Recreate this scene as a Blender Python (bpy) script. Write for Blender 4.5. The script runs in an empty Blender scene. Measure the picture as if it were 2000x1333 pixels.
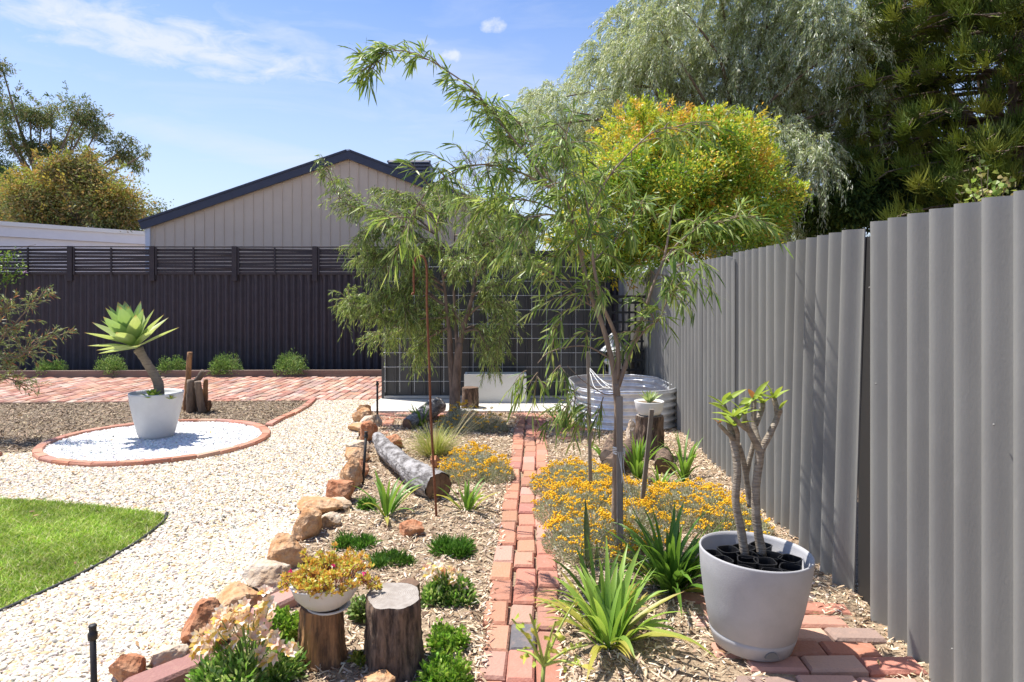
import bpy, math, random
import numpy as np
from mathutils import Vector, noise as mnoise
random.seed(7); R = np.random.default_rng(7)
PI = math.pi
scene = bpy.context.scene
COL = bpy.data.collections.new("garden"); scene.collection.children.link(COL)
F = 1333.33; HZ = 569.0; CH = 1.5
def G(px, py, z=0.0):
    d = F*(CH-z)/(py-HZ); return np.array([(px-1000)*d/F, d, z])
def P(px, py, Y):
    return np.array([(px-1000)*Y/F, Y, CH-(py-HZ)*Y/F])
# ------------------------------------------------------------------ mesh accumulator
class Acc:
    def __init__(s): s.v=[]; s.c=[]; s.f=[]; s.n=0; s.sm=[]
    def add(s, v, faces, col=(1,1,1), smooth=False):
        v=np.asarray(v,float).reshape(-1,3); c=np.asarray(col,float)
        if c.ndim==1: c=np.tile(c,(len(v),1))
        s.v.append(v); s.c.append(c)
        if isinstance(faces,np.ndarray): faces=[faces]
        elif isinstance(faces,list) and faces and not isinstance(faces[0],np.ndarray):
            d={}
            for f in faces: d.setdefault(len(f),[]).append(f)
            faces=[np.array(x) for x in d.values()]
        for f in faces:
            if len(f): s.f.append(f+s.n); s.sm.append(smooth)
        s.n+=len(v)
    def inst(s, tv, tf, M, T, col, smooth=False):
        tv=np.asarray(tv,float); N=len(T); V=len(tv)
        v=np.einsum('nij,vj->nvi',M,tv)+T[:,None,:]
        faces=[]
        d={}
        for f in tf: d.setdefault(len(f),[]).append(f)
        off=(np.arange(N)*V)[:,None,None]
        for x in d.values():
            x=np.array(x); faces.append((x[None]+off).reshape(-1,x.shape[1]))
        c=np.repeat(np.asarray(col,float),V,axis=0)
        s.add(v.reshape(-1,3),faces,c,smooth)
def link(o): COL.objects.link(o); return o
def mk(acc, name, mat, parent=None, origin=None, label=None):
    v=np.concatenate(acc.v); c=np.concatenate(acc.c)
    if origin is None: origin=np.zeros(3)
    v=v-np.asarray(origin)
    me=bpy.data.meshes.new(name)
    me.vertices.add(len(v)); me.vertices.foreach_set('co',v.astype(np.float32).ravel())
    loops=np.concatenate([f.ravel() for f in acc.f]).astype(np.int32)
    tot=np.concatenate([np.full(len(f),f.shape[1]) for f in acc.f]).astype(np.int32)
    st=np.concatenate([[0],np.cumsum(tot)[:-1]]).astype(np.int32)
    sm=np.concatenate([np.full(len(f),b) for f,b in zip(acc.f,acc.sm)])
    me.loops.add(len(loops)); me.loops.foreach_set('vertex_index',loops)
    me.polygons.add(len(tot)); me.polygons.foreach_set('loop_start',st); me.polygons.foreach_set('loop_total',tot)
    me.polygons.foreach_set('use_smooth',sm)
    me.update(calc_edges=True)
    a=me.color_attributes.new('Col','FLOAT_COLOR','POINT')
    cc=np.ones((len(v),4),np.float32); cc[:,:3]=c; a.data.foreach_set('color',cc.ravel())
    me.materials.append(mat)
    o=link(bpy.data.objects.new(name,me))
    if parent is not None:
        o.parent=parent; o.location=np.asarray(origin)-np.array(parent['_o'])
    else: o.location=origin
    o['_o']=[float(x) for x in origin]
    if label: o['label']=label
    return o
def tag(o,label,cat,group=None,kind=None):
    if label: o['label']=label
    if cat: o['category']=cat
    if group: o['group']=group
    if kind: o['kind']=kind
    return o
def thing(name,loc,label,cat,group=None):
    o=link(bpy.data.objects.new(name,None)); o.location=loc; o['_o']=[float(x) for x in loc]
    o.empty_display_size=0.1
    return tag(o,label,cat,group)
def struct(o,kind='structure'): o['kind']=kind; return o
# ------------------------------------------------------------------ primitives
def unit(v): v=np.asarray(v,float); return v/(np.linalg.norm(v)+1e-9)
BOXF=[(0,3,2,1),(4,5,6,7),(0,1,5,4),(1,2,6,5),(2,3,7,6),(3,0,4,7)]
def box(a,c,s,col=(1,1,1),rz=0,tilt=None):
    x,y,z=np.array(s)/2
    v=np.array([(-x,-y,-z),(x,-y,-z),(x,y,-z),(-x,y,-z),(-x,-y,z),(x,-y,z),(x,y,z),(-x,y,z)])
    if tilt is not None: v=v@rotm(*tilt).T
    cr,sr=math.cos(rz),math.sin(rz)
    v=v@np.array([[cr,-sr,0],[sr,cr,0],[0,0,1]]).T+np.array(c)
    a.add(v,BOXF,col)
def bev(a,p0,p1,w,t,col=(1,1,1),b=0.004,up=(0,0,1)):
    """bevelled bar from p0 to p1, width w, thickness t"""
    p0=np.array(p0,float);p1=np.array(p1,float);d=unit(p1-p0)
    s=unit(np.cross(d,up)); u=np.cross(s,d)
    pr=[(-w/2+b,-t/2),(w/2-b,-t/2),(w/2,-t/2+b),(w/2,t/2-b),(w/2-b,t/2),(-w/2+b,t/2),(-w/2,t/2-b),(-w/2,-t/2+b)]
    v=[p+s*x+u*y for p in (p0,p1) for x,y in pr]
    f=[(i,(i+1)%8,8+(i+1)%8,8+i) for i in range(8)]+[tuple(range(7,-1,-1)),tuple(range(8,16))]
    a.add(v,f,col)
def rotm(rx,ry,rz):
    cx,sx,cy,sy,cz,sz=math.cos(rx),math.sin(rx),math.cos(ry),math.sin(ry),math.cos(rz),math.sin(rz)
    return np.array([[cz,-sz,0],[sz,cz,0],[0,0,1]])@np.array([[cy,0,sy],[0,1,0],[-sy,0,cy]])@np.array([[1,0,0],[0,cx,-sx],[0,sx,cx]])
def rotN(e):
    cx,sx=np.cos(e[:,0]),np.sin(e[:,0]);cy,sy=np.cos(e[:,1]),np.sin(e[:,1]);cz,sz=np.cos(e[:,2]),np.sin(e[:,2]);z=np.zeros(len(e));o=z+1
    X=np.stack([np.stack([o,z,z],-1),np.stack([z,cx,-sx],-1),np.stack([z,sx,cx],-1)],1)
    Yy=np.stack([np.stack([cy,z,sy],-1),np.stack([z,o,z],-1),np.stack([-sy,z,cy],-1)],1)
    Z=np.stack([np.stack([cz,-sz,z],-1),np.stack([sz,cz,z],-1),np.stack([z,z,o],-1)],1)
    return Z@Yy@X
def smooth_path(pts,n=6):
    pts=[np.array(p,float) for p in pts]
    if len(pts)<3: return np.array([pts[0]+(pts[-1]-pts[0])*i/n for i in range(n+1)])
    q=[2*pts[0]-pts[1]]+pts+[2*pts[-1]-pts[-2]]; out=[]
    for i in range(1,len(q)-2):
        a,b,c,d=q[i-1:i+3]
        for k in range(n):
            t=k/n; out.append(.5*((2*b)+(c-a)*t+(2*a-5*b+4*c-d)*t*t+(-a+3*b-3*c+d)*t**3))
    out.append(pts[-1]); return np.array(out)
def tube(a,pts,rad,sides=8,col=(1,1,1),caps=True,smooth=True,rough=0.0,col2=None):
    pts=np.asarray(pts,float);n=len(pts)
    rad=np.broadcast_to(np.asarray(rad,float),(n,)) if np.ndim(rad)==0 or len(rad)==n else np.interp(np.linspace(0,1,n),np.linspace(0,1,len(rad)),rad)
    d=np.gradient(pts,axis=0); d/=np.linalg.norm(d,axis=1)[:,None]+1e-9
    u=unit(np.cross(d[0],(0.3,1,0.2))); V=[]
    an=np.arange(sides)*2*PI/sides
    for i in range(n):
        u=u-d[i]*np.dot(u,d[i]); u=unit(u); w=np.cross(d[i],u)
        rr=rad[i]*(1+(R.random(sides)-.5)*rough)
        V.append(pts[i]+np.outer(np.cos(an)*rr,u)+np.outer(np.sin(an)*rr,w))
    V=np.concatenate(V)
    i=np.arange(n-1)[:,None]*sides; j=np.arange(sides)[None]; k=(j+1)%sides
    f=np.stack([i+j,i+k,i+sides+k,i+sides+j],-1).reshape(-1,4)
    fs=[f]
    if col2 is not None:
        c=np.repeat(np.linspace(0,1,n),sides)[:,None]; col=np.array(col)*(1-c)+np.array(col2)*c
    a.add(V,fs,col,smooth)
    if caps:
        m=len(V); a.f.append(np.array([list(range(sides))[::-1]])+a.n-m); a.sm.append(False)
        a.f.append(np.array([list(range(m-sides,m))])+a.n-m); a.sm.append(False)
def lathe(a,prof,seg=32,c=(0,0,0),col=(1,1,1),M=None,smooth=True,jit=None):
    prof=np.array(prof,float);n=len(prof);an=np.arange(seg)*2*PI/seg
    V=np.stack([prof[:,0][:,None]*np.cos(an),prof[:,0][:,None]*np.sin(an),np.repeat(prof[:,1][:,None],seg,1)],-1)
    if jit is not None: V[...,:2]*=jit[None,:,None] if jit.ndim==1 else jit[...,None]
    V=V.reshape(-1,3)
    if M is not None: V=V@M.T
    V=V+np.array(c)
    i=np.arange(n-1)[:,None]*seg;j=np.arange(seg)[None];k=(j+1)%seg
    a.add(V,np.stack([i+j,i+k,i+seg+k,i+seg+j],-1).reshape(-1,4),col,smooth)
def disc(a,r,z,seg,c,col,jit=None,M=None):
    an=np.arange(seg)*2*PI/seg; j=1 if jit is None else jit
    V=np.stack([r*np.cos(an)*j,r*np.sin(an)*j,np.full(seg,z)],-1); V=np.vstack([V,[0,0,z]])
    if M is not None: V=V@M.T
    i=np.arange(seg); a.add(V+np.array(c),np.stack([i,(i+1)%seg,np.full(seg,seg)],-1),col)
def ico(sub=1):
    t=(1+5**.5)/2
    v=[(-1,t,0),(1,t,0),(-1,-t,0),(1,-t,0),(0,-1,t),(0,1,t),(0,-1,-t),(0,1,-t),(t,0,-1),(t,0,1),(-t,0,-1),(-t,0,1)]
    f=[(0,11,5),(0,5,1),(0,1,7),(0,7,10),(0,10,11),(1,5,9),(5,11,4),(11,10,2),(10,7,6),(7,1,8),(3,9,4),(3,4,2),(3,2,6),(3,6,8),(3,8,9),(4,9,5),(2,4,11),(6,2,10),(8,6,7),(9,8,1)]
    v=[unit(x) for x in v]
    for _ in range(sub):
        m={};nf=[]
        def mid(i,j):
            k=(min(i,j),max(i,j))
            if k not in m: v.append(unit(v[i]+v[j])); m[k]=len(v)-1
            return m[k]
        for x,y,z in f:
            p,q,r=mid(x,y),mid(y,z),mid(z,x); nf+=[(x,p,r),(y,q,p),(z,r,q),(p,q,r)]
        f=nf
    return np.array(v),f
ICO0=ico(0);ICO1=ico(1);ICO3=ico(3);ICO4=ico(4)
def leaves(a,p,d,u,L,W,C,curl=0.15,wide=0.4,C2=None):
    """many lance-shaped leaves. p,d,u (N,3); L,W (N,)"""
    p=np.asarray(p);d=d/(np.linalg.norm(d,axis=1)[:,None]+1e-9)
    s=np.cross(d,u); s/=np.linalg.norm(s,axis=1)[:,None]+1e-9
    n=np.cross(s,d); L=L[:,None];W=W[:,None]; g=np.array([0,0,-1.0])
    def pt(t,w): return p+d*L*t+s*W*w*.5+g*L*curl*t*t+n*W*abs(w)*.22
    V=np.stack([pt(0,0),pt(wide,-1),pt(wide,1),pt(.75,-.7),pt(.75,.7),pt(1,0)],1).reshape(-1,3)
    N=len(p);o=(np.arange(N)*6)[:,None]
    t=np.concatenate([o+np.array([[0,1,2]]),o+np.array([[3,5,4]])]);q=o+np.array([[1,3,4,2]])
    c=np.repeat(C,6,axis=0)
    if C2 is not None:
        c=c.reshape(N,6,3).copy(); c[:,5]=C2; c=c.reshape(-1,3)
    a.add(V,[t,q],c,False)
def rsph(n):
    v=R.normal(size=(n,3)); return v/np.linalg.norm(v,axis=1)[:,None]
def pick(pal,n,var=.15):
    pal=np.array(pal,float); c=pal[R.integers(0,len(pal),n)]
    return np.clip(c*(1+(R.random((n,1))-.5)*2*var)*(1+(R.random((n,3))-.5)*.12),0,1)
def inpoly(x,y,poly):
    poly=np.asarray(poly);r=np.zeros(len(x),bool);j=len(poly)-1
    for i in range(len(poly)):
        xi,yi=poly[i][:2];xj,yj=poly[j][:2]
        if yi!=yj: r^=((yi>y)!=(yj>y))&(x<(xj-xi)*(y-yi)/(yj-yi)+xi)
        j=i
    return r
def hgt(x,y):
    return .012*np.sin(x*3.1+1)*np.cos(y*2.3)+.008*np.sin(x*7+y*5)+.006*np.cos(x*11-y*9)
# ------------------------------------------------------------------ materials
def mat(name,col=(.5,.5,.5),rough=.7,attr=False,nscale=0,ncol=None,nfac=.5,bump=0,bscale=60,metal=0,trans=0,stretch=(1,1,1),spec=.5,nlo=.4,nhi=.6,detail=6,bdist=.01,n2=None):
    m=bpy.data.materials.new(name);m.use_nodes=True;nt=m.node_tree;N=nt.nodes;L=nt.links
    b=N['Principled BSDF'];b.inputs['Roughness'].default_value=rough;b.inputs['Metallic'].default_value=metal
    b.inputs['Specular IOR Level'].default_value=spec
    tc=N.new('ShaderNodeTexCoord');mp=N.new('ShaderNodeMapping');mp.inputs['Scale'].default_value=stretch
    L.new(tc.outputs['Object'],mp.inputs['Vector'])
    src=None
    if attr:
        at=N.new('ShaderNodeAttribute');at.attribute_name='Col';src=at.outputs['Color']
    else:
        rg=N.new('ShaderNodeRGB');rg.outputs[0].default_value=(*col,1);src=rg.outputs[0]
    def noisemix(src,scale,c2,fac,lo,hi):
        nz=N.new('ShaderNodeTexNoise');nz.inputs['Scale'].default_value=scale;nz.inputs['Detail'].default_value=detail
        nz.inputs['Roughness'].default_value=.65
        L.new(mp.outputs[0],nz.inputs['Vector'])
        mr=N.new('ShaderNodeMapRange');mr.inputs[1].default_value=lo;mr.inputs[2].default_value=hi;mr.inputs[4].default_value=fac
        L.new(nz.outputs[0],mr.inputs[0])
        mx=N.new('ShaderNodeMix');mx.data_type='RGBA'
        if c2 is None: mx.blend_type='MULTIPLY';mx.inputs[7].default_value=(.45,.45,.45,1)
        else: mx.inputs[7].default_value=(*c2,1)
        L.new(mr.outputs[0],mx.inputs[0]);L.new(src,mx.inputs[6]);return mx.outputs[2]
    if nscale: src=noisemix(src,nscale,ncol,nfac,nlo,nhi)
    if n2: src=noisemix(src,n2[0],n2[1],n2[2],n2[3],n2[4])
    L.new(src,b.inputs['Base Color'])
    if bump:
        nz=N.new('ShaderNodeTexNoise');nz.inputs['Scale'].default_value=bscale;nz.inputs['Detail'].default_value=5
        L.new(mp.outputs[0],nz.inputs['Vector'])
        bp=N.new('ShaderNodeBump');bp.inputs['Strength'].default_value=bump;bp.inputs['Distance'].default_value=bdist
        L.new(nz.outputs[0],bp.inputs['Height']);L.new(bp.outputs[0],b.inputs['Normal'])
    if trans:
        tr=N.new('ShaderNodeBsdfTranslucent');mx=N.new('ShaderNodeMixShader');mx.inputs[0].default_value=trans
        hs=N.new('ShaderNodeMix');hs.data_type='RGBA';hs.blend_type='MULTIPLY';hs.inputs[0].default_value=1
        hs.inputs[7].default_value=(1.0,1.0,.45,1);L.new(src,hs.inputs[6])
        gm=N.new('ShaderNodeGamma');gm.inputs[1].default_value=.8;L.new(hs.outputs[2],gm.inputs[0])
        L.new(gm.outputs[0],tr.inputs[0]);L.new(b.outputs[0],mx.inputs[1]);L.new(tr.outputs[0],mx.inputs[2])
        L.new(mx.outputs[0],N['Material Output'].inputs[0])
    return m
M={}
M['leaf']=mat('leaf',attr=True,rough=.42,trans=.38,spec=.45)
M['leafmatt']=mat('leaf_matt',attr=True,rough=.7,trans=.28,spec=.25)
M['petal']=mat('petal',attr=True,rough=.7,trans=.35,spec=.2)
M['button']=mat('flower_button',attr=True,rough=.9,spec=.1)
M['bark']=mat('bark',(.23,.17,.12),.9,nscale=14,ncol=(.09,.065,.05),nfac=.8,bump=.8,bscale=50,stretch=(1,1,.25))
M['barkA']=mat('bark_tree',(.24,.17,.125),.9,nscale=22,ncol=(.10,.07,.05),nfac=.8,bump=.8,bscale=70,stretch=(1,1,.25))
M['barkpale']=mat('bark_pale',(.34,.25,.18),.85,nscale=25,ncol=(.17,.12,.09),nfac=.7,bump=.6,bscale=90,stretch=(1,1,.3))
M['twig']=mat('twig',attr=True,rough=.85)
M['stone']=mat('gravel_stone',attr=True,rough=.75,nscale=90,ncol=None,nfac=.25)
M['chip']=mat('mulch_chip',attr=True,rough=.85,nscale=120,ncol=None,nfac=.4)
M['soil']=mat('soil',(.16,.11,.075),.95,nscale=30,ncol=(.3,.22,.15),nfac=.7,bump=1,bscale=70)
M['mulchbase']=mat('mulch_base',(.22,.155,.10),.95,nscale=60,ncol=(.42,.32,.21),nfac=.8,bump=1,bscale=90)
M['mulchbase2']=mat('dark_mulch_base',(.13,.10,.075),.95,nscale=60,ncol=(.3,.23,.16),nfac=.8,bump=1,bscale=90)
M['gravelbase']=mat('gravel_base',(.42,.37,.30),.95,nscale=70,ncol=(.6,.55,.46),nfac=.8,bump=1,bscale=90)
M['whitebase']=mat('white_gravel_base',(.55,.55,.56),.95,nscale=70,ncol=(.7,.7,.7),nfac=.8,bump=1,bscale=90)
M['turf']=mat('turf_soil',(.10,.14,.03),.95,nscale=60,ncol=(.2,.2,.08),nfac=.6)
M['brick']=mat('brick',attr=True,rough=.88,nscale=22,ncol=(.46,.29,.22),nfac=.4,nlo=.5,nhi=.75,bump=.7,bscale=75,bdist=.006,n2=(160,(.13,.07,.06),.5,.62,.7))
M['fence']=mat('fence_grey',(.235,.232,.218),.6,nscale=3,ncol=(.195,.192,.182),nfac=.7,bump=.13,bscale=170,bdist=.004,n2=(26,(.29,.285,.27),.4,.6,.8),stretch=(1,1,.35))
M['fencedark']=mat('fence_charcoal',(.050,.043,.053),.55,nscale=6,ncol=(.036,.032,.042),nfac=.8,bump=.2,bscale=120)
M['slat']=mat('slat_charcoal',(.034,.031,.038),.75,nscale=8,ncol=(.06,.05,.05),nfac=.6,bump=.3,bscale=50,stretch=(.15,1,1))
M['cream']=mat('cream_steel',(.68,.55,.43),.5,nscale=3,ncol=(.63,.505,.395),nfac=.6)
M['navy']=mat('navy_trim',(.035,.042,.075),.45,nscale=8,ncol=(.05,.055,.09),nfac=.5)
M['whitewall']=mat('white_wall',(.72,.74,.80),.6,nscale=3,ncol=(.66,.68,.74),nfac=.5)
M['charcoal']=mat('charcoal_steel',(.040,.040,.042),.45,nscale=5,ncol=(.055,.055,.057),nfac=.6)
M['galv']=mat('galvanised',(.84,.85,.87),.36,metal=.65,nscale=12,ncol=(.55,.57,.6),nfac=.5,bump=.05,bscale=30)
M['wire']=mat('wire',(.66,.67,.68),.5,metal=.3)
M['rust']=mat('rust',(.19,.065,.03),.75,nscale=60,ncol=(.32,.13,.06),nfac=.7,bump=.3,bscale=150,metal=.2)
M['concrete']=mat('concrete',(.58,.55,.50),.85,nscale=6,ncol=(.47,.44,.40),nfac=.7,bump=.2,bscale=90)
M['planter']=mat('white_planter',(.74,.73,.69),.7,nscale=9,ncol=(.6,.58,.52),nfac=.5,nlo=.5,nhi=.75,bump=.1,bscale=80)
M['potwhite']=mat('pot_pale',(.60,.595,.58),.55,nscale=6,ncol=(.53,.525,.51),nfac=.6,bump=.08,bscale=100)
M['bowl']=mat('bowl_white',(.72,.70,.66),.55,nscale=150,ncol=(.55,.5,.44),nfac=.5,nlo=.6,nhi=.75)
M['potgrey']=mat('pot_grey',(.40,.395,.41),.55,nscale=5,ncol=(.34,.335,.345),nfac=.7,bump=.1,bscale=160,n2=(35,(.36,.35,.33),.4,.6,.75))
M['black']=mat('black_plastic',(.012,.012,.014),.35)
M['blackmatt']=mat('black_poly',(.025,.023,.022),.6)
M['timber']=mat('timber_grey',(.27,.235,.20),.85,nscale=20,ncol=(.16,.135,.115),nfac=.8,bump=.5,bscale=60,stretch=(1,1,.08))
M['sleeper']=mat('sleeper',(.24,.17,.13),.85,nscale=12,ncol=(.15,.105,.085),nfac=.8,bump=.5,bscale=60,stretch=(.08,1,1))
M['stump']=mat('stump_bark',(.045,.03,.022),.95,nscale=34,ncol=(.24,.16,.11),nfac=.85,bump=1,bscale=45,stretch=(1,1,.22),bdist=.02)
M['stumptan']=mat('stump_stripped',(.42,.21,.085),.8,nscale=26,ncol=(.07,.036,.02),nfac=.9,bump=.8,bscale=45,stretch=(1,1,.10),bdist=.015)
M['cut']=mat('cut_wood',(.40,.36,.32),.85,nscale=14,ncol=(.24,.20,.17),nfac=.7,bump=.4,bscale=60)
M['cutdark']=mat('cut_wood_dark',(.20,.12,.075),.85,nscale=12,ncol=(.10,.06,.04),nfac=.7,bump=.4,bscale=60)
M['log']=mat('grey_log',(.37,.35,.34),.95,nscale=20,ncol=(.07,.06,.055),nfac=.9,bump=1,bscale=38,stretch=(.6,.6,1.6),bdist=.02)
M['rockred']=mat('rock_red',(.38,.14,.06),.9,nscale=7,ncol=(.50,.27,.15),nfac=.75,bump=1,bscale=28,bdist=.02,n2=(24,(.16,.07,.045),.5,.55,.7))
M['rocktan']=mat('rock_tan',(.48,.24,.10),.9,nscale=8,ncol=(.60,.42,.26),nfac=.8,bump=1,bscale=28,bdist=.02,n2=(20,(.30,.13,.06),.6,.52,.66))
M['rockpale']=mat('rock_pale',(.56,.47,.37),.9,nscale=8,ncol=(.42,.27,.15),nfac=.8,bump=1,bscale=28,bdist=.02,n2=(22,(.30,.25,.2),.5,.55,.7))
M['edge']=mat('plastic_edging',(.012,.011,.010),.6)
M['string']=mat('string',(.75,.75,.73),.8)
M['white']=mat('white_paint',(.75,.75,.73),.6)
M['terracotta']=mat('terracotta_trunk',(.26,.21,.16),.85,nscale=30,ncol=(.15,.115,.085),nfac=.7,bump=.7,bscale=60,stretch=(.5,.5,3))
M['flesh']=mat('plumeria_bark',(.33,.28,.22),.8,nscale=26,ncol=(.17,.13,.095),nfac=.8,bump=.9,bscale=55,stretch=(.5,.5,3.5),bdist=.008)
for k_ in ('cut','cutdark'):
    nt_=M[k_].node_tree;N_=nt_.nodes;bs=N_['Principled BSDF'];src=bs.inputs['Base Color'].links[0].from_socket
    wv=N_.new('ShaderNodeTexWave');wv.wave_type='RINGS';wv.rings_direction='Z';wv.inputs['Scale'].default_value=45;wv.inputs['Distortion'].default_value=3;wv.inputs['Detail'].default_value=3;wv.inputs['Detail Scale'].default_value=.6
    t0=N_.new('ShaderNodeTexCoord');nt_.links.new(t0.outputs['Object'],wv.inputs[0]);mx=N_.new('ShaderNodeMix');mx.data_type='RGBA';mx.blend_type='MULTIPLY';mx.inputs[7].default_value=(.55,.5,.45,1)
    mr=N_.new('ShaderNodeMapRange');mr.inputs[1].default_value=.55;mr.inputs[4].default_value=.6;nt_.links.new(wv.outputs[1],mr.inputs[0]);nt_.links.new(mr.outputs[0],mx.inputs[0]);nt_.links.new(src,mx.inputs[6]);nt_.links.new(mx.outputs[2],bs.inputs['Base Color'])
# ------------------------------------------------------------------ plants helpers
def blade(a,base,az,el,L,W,droop,c1,c2,seg=7,fold=.18,tipcol=None,wmid=.35,twist=0):
    base=np.array(base,float);p=base.copy();h=np.array([math.cos(az),math.sin(az),0]);side=np.array([-math.sin(az),math.cos(az),0])
    V=[];C=[];e=el
    for i in range(seg+1):
        t=i/seg
        w=W*(min(1,.55+t/wmid*.45) if t<wmid else max(.02,1-((t-wmid)/(1-wmid))**2.0))
        d=h*math.cos(e)+np.array([0,0,1])*math.sin(e); n=-h*math.sin(e)+np.array([0,0,1])*math.cos(e)
        s=side*math.cos(twist*t)+n*math.sin(twist*t)
        V+=[p-s*w/2+n*w*fold,p,p+s*w/2+n*w*fold]
        c=np.array(c1)*(1-t)+np.array(c2)*t
        if tipcol is not None and t>.86: c=np.array(tipcol)
        C+=[c,c*.9,c]
        p=p+d*L/seg; e-=droop/seg*(.4+1.2*t)
    f=[]
    for i in range(seg):
        k=i*3; f+=[(k,k+1,k+4,k+3),(k+1,k+2,k+5,k+4)]
    a.add(V,f,np.array(C),True)
def strap_plant(px,py,label,n=18,L=.35,W=.022,name='strap_leaf_plant',spread=1.0,c=((.11,.24,.03),(.20,.36,.05)),droop=1.2,el=(.7,1.45),yellow=.12,group='strap leaved lilies',r=.04,pos=None,flower=False):
    b=G(px,py) if pos is None else np.array(pos,float)
    a=Acc()
    for i in range(n):
        az=R.random()*2*PI; e=el[0]+(el[1]-el[0])*R.random()**.7; l=L*(.6+.5*R.random())
        c1=np.array(c[0])*(.8+.4*R.random());c2=np.array(c[1])*(.8+.4*R.random()); tip=None
        if R.random()<yellow: c1=np.array((.33,.36,.06));c2=np.array((.5,.45,.10));e*=.6;tip=(.45,.30,.12)
        q=b+np.array([math.cos(az)*r*R.random(),math.sin(az)*r*R.random(),-.01])
        blade(a,q,az,e,l,W*(.7+.5*R.random()),droop*spread*(.3+R.random()),c1,c2,tipcol=tip,twist=(R.random()-.5)*1.2)
    t=thing(name,b,label,'plant',group)
    mk(a,'leaves',M['leaf'],t,b); return t
def mound(acc,c,rx,ry,h,n,L,W,pal,up=.5,curl=.1,shell=.5,wide=.45,jit=.3):
    """leafy cushion: leaves grow outwards and up from a half ellipsoid"""
    d=rsph(n); d[:,2]=np.abs(d[:,2]); rad=shell+(1-shell)*R.random(n)
    p=np.stack([d[:,0]*rx,d[:,1]*ry,d[:,2]*h],-1)*rad[:,None]+np.array(c)
    dr=d+np.array([0,0,up])+R.normal(size=(n,3))*jit
    leaves(acc,p,dr,rsph(n),L*(.7+.6*R.random(n)),W*(.7+.6*R.random(n)),pick(pal,n,.25),curl=curl,wide=wide)
def stems(acc,c,pts,r=.002,col=(.2,.22,.1)):
    for p in pts:
        m=(np.array(c)+p)/2+R.normal(size=3)*.01
        tube(acc,smooth_path([c,m,p],3),[r,r*.6],4,col,caps=False)
def clump_leaves(acc,c,r,n,L,W,pal,sub=10,droop=.5,flat=.8,curl=.2,sig=.32,pal2=None,wide=.4):
    c=np.array(c);s=rsph(sub)*r*(.45+.45*R.random((sub,1)));s[:,2]*=flat
    k=R.integers(0,sub,n);p=c+s[k]+R.normal(size=(n,3))*r*sig*np.array([1,1,flat])
    d=R.normal(size=(n,3))*.6+(p-c)/r*.6+np.array([0,0,-droop])
    C=pick(pal,n,.3)
    if pal2 is not None:
        w=(p[:,2]-c[2])/r*.7+np.sin(p[:,0]*5+c[2]*9)*np.cos(p[:,2]*6)*.5+R.normal(size=n)*.5; C2=pick(pal2,n,.2); C=np.where((w>.25)[:,None],C2,C)
    leaves(acc,p,d,rsph(n),L*(.6+.7*R.random(n)),W*(.7+.6*R.random(n)),C,curl=curl,wide=wide)
    return s+c
# ================================================================== WORLD, CAMERA, SUN
sun_to=Vector((-.43,.205,1.0)).normalized()
el=math.asin(sun_to.z);rot=math.atan2(sun_to.x,sun_to.y)
sl=bpy.data.lights.new('sun','SUN');sl.energy=5.0;sl.angle=math.radians(.5);sl.color=(1,.955,.88)
so=link(bpy.data.objects.new('sun',sl));so.rotation_euler=(-sun_to).to_track_quat('-Z','Y').to_euler();so.location=(-5,5,12)
w=bpy.data.worlds.new("World");scene.world=w;w.use_nodes=True;nt=w.node_tree;N=nt.nodes;L=nt.links
bg=N['Background'];bg.inputs[1].default_value=.12
sky=N.new('ShaderNodeTexSky');sky.sky_type='NISHITA';sky.sun_disc=False;sky.sun_elevation=el;sky.sun_rotation=rot;sky.air_density=1.0;sky.dust_density=.6;sky.ozone_density=5.0
tc=N.new('ShaderNodeTexCoord');sep=N.new('ShaderNodeSeparateXYZ');L.new(tc.outputs['Generated'],sep.inputs[0])
def mth(op,a,b=None,c=None,clamp=False):
    n=N.new('ShaderNodeMath');n.operation=op;n.use_clamp=clamp
    for i,x in enumerate((a,b,c)):
        if x is None: continue
        if isinstance(x,(int,float)): n.inputs[i].default_value=x
        else: L.new(x,n.inputs[i])
    return n.outputs[0]
az_=mth('ARCTAN2',sep.outputs[0],sep.outputs[1])
hl=mth('SQRT',mth('ADD',mth('MULTIPLY',sep.outputs[0],sep.outputs[0]),mth('MULTIPLY',sep.outputs[1],sep.outputs[1])))
el_=mth('ARCTAN2',sep.outputs[2],hl)
cmb=N.new('ShaderNodeCombineXYZ');L.new(az_,cmb.inputs[0]);L.new(el_,cmb.inputs[1])
def cnoise(sx,sy,scale,det=8,rough=.6,rz=0,dist=0.0):
    mp=N.new('ShaderNodeMapping');mp.inputs['Scale'].default_value=(sx,sy,1);mp.inputs['Rotation'].default_value=(0,0,rz);L.new(cmb.outputs[0],mp.inputs[0])
    nz=N.new('ShaderNodeTexNoise');nz.inputs['Scale'].default_value=scale;nz.inputs['Detail'].default_value=det;nz.inputs['Roughness'].default_value=rough;nz.inputs['Distortion'].default_value=dist
    L.new(mp.outputs[0],nz.inputs[0]);return nz.outputs[0]
def pxdir(px,py):
    x,y,z=(px-1000),F,(HZ-py);return math.atan2(x,y),math.atan2(z,math.hypot(x,y))
streak=cnoise(1.0,5.0,5.0,rz=.12,dist=.6);fine=cnoise(2.2,5.5,9.0,det=10,rough=.62,rz=-.1,dist=.5);puff=cnoise(1,1.3,45.0,det=8)
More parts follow.
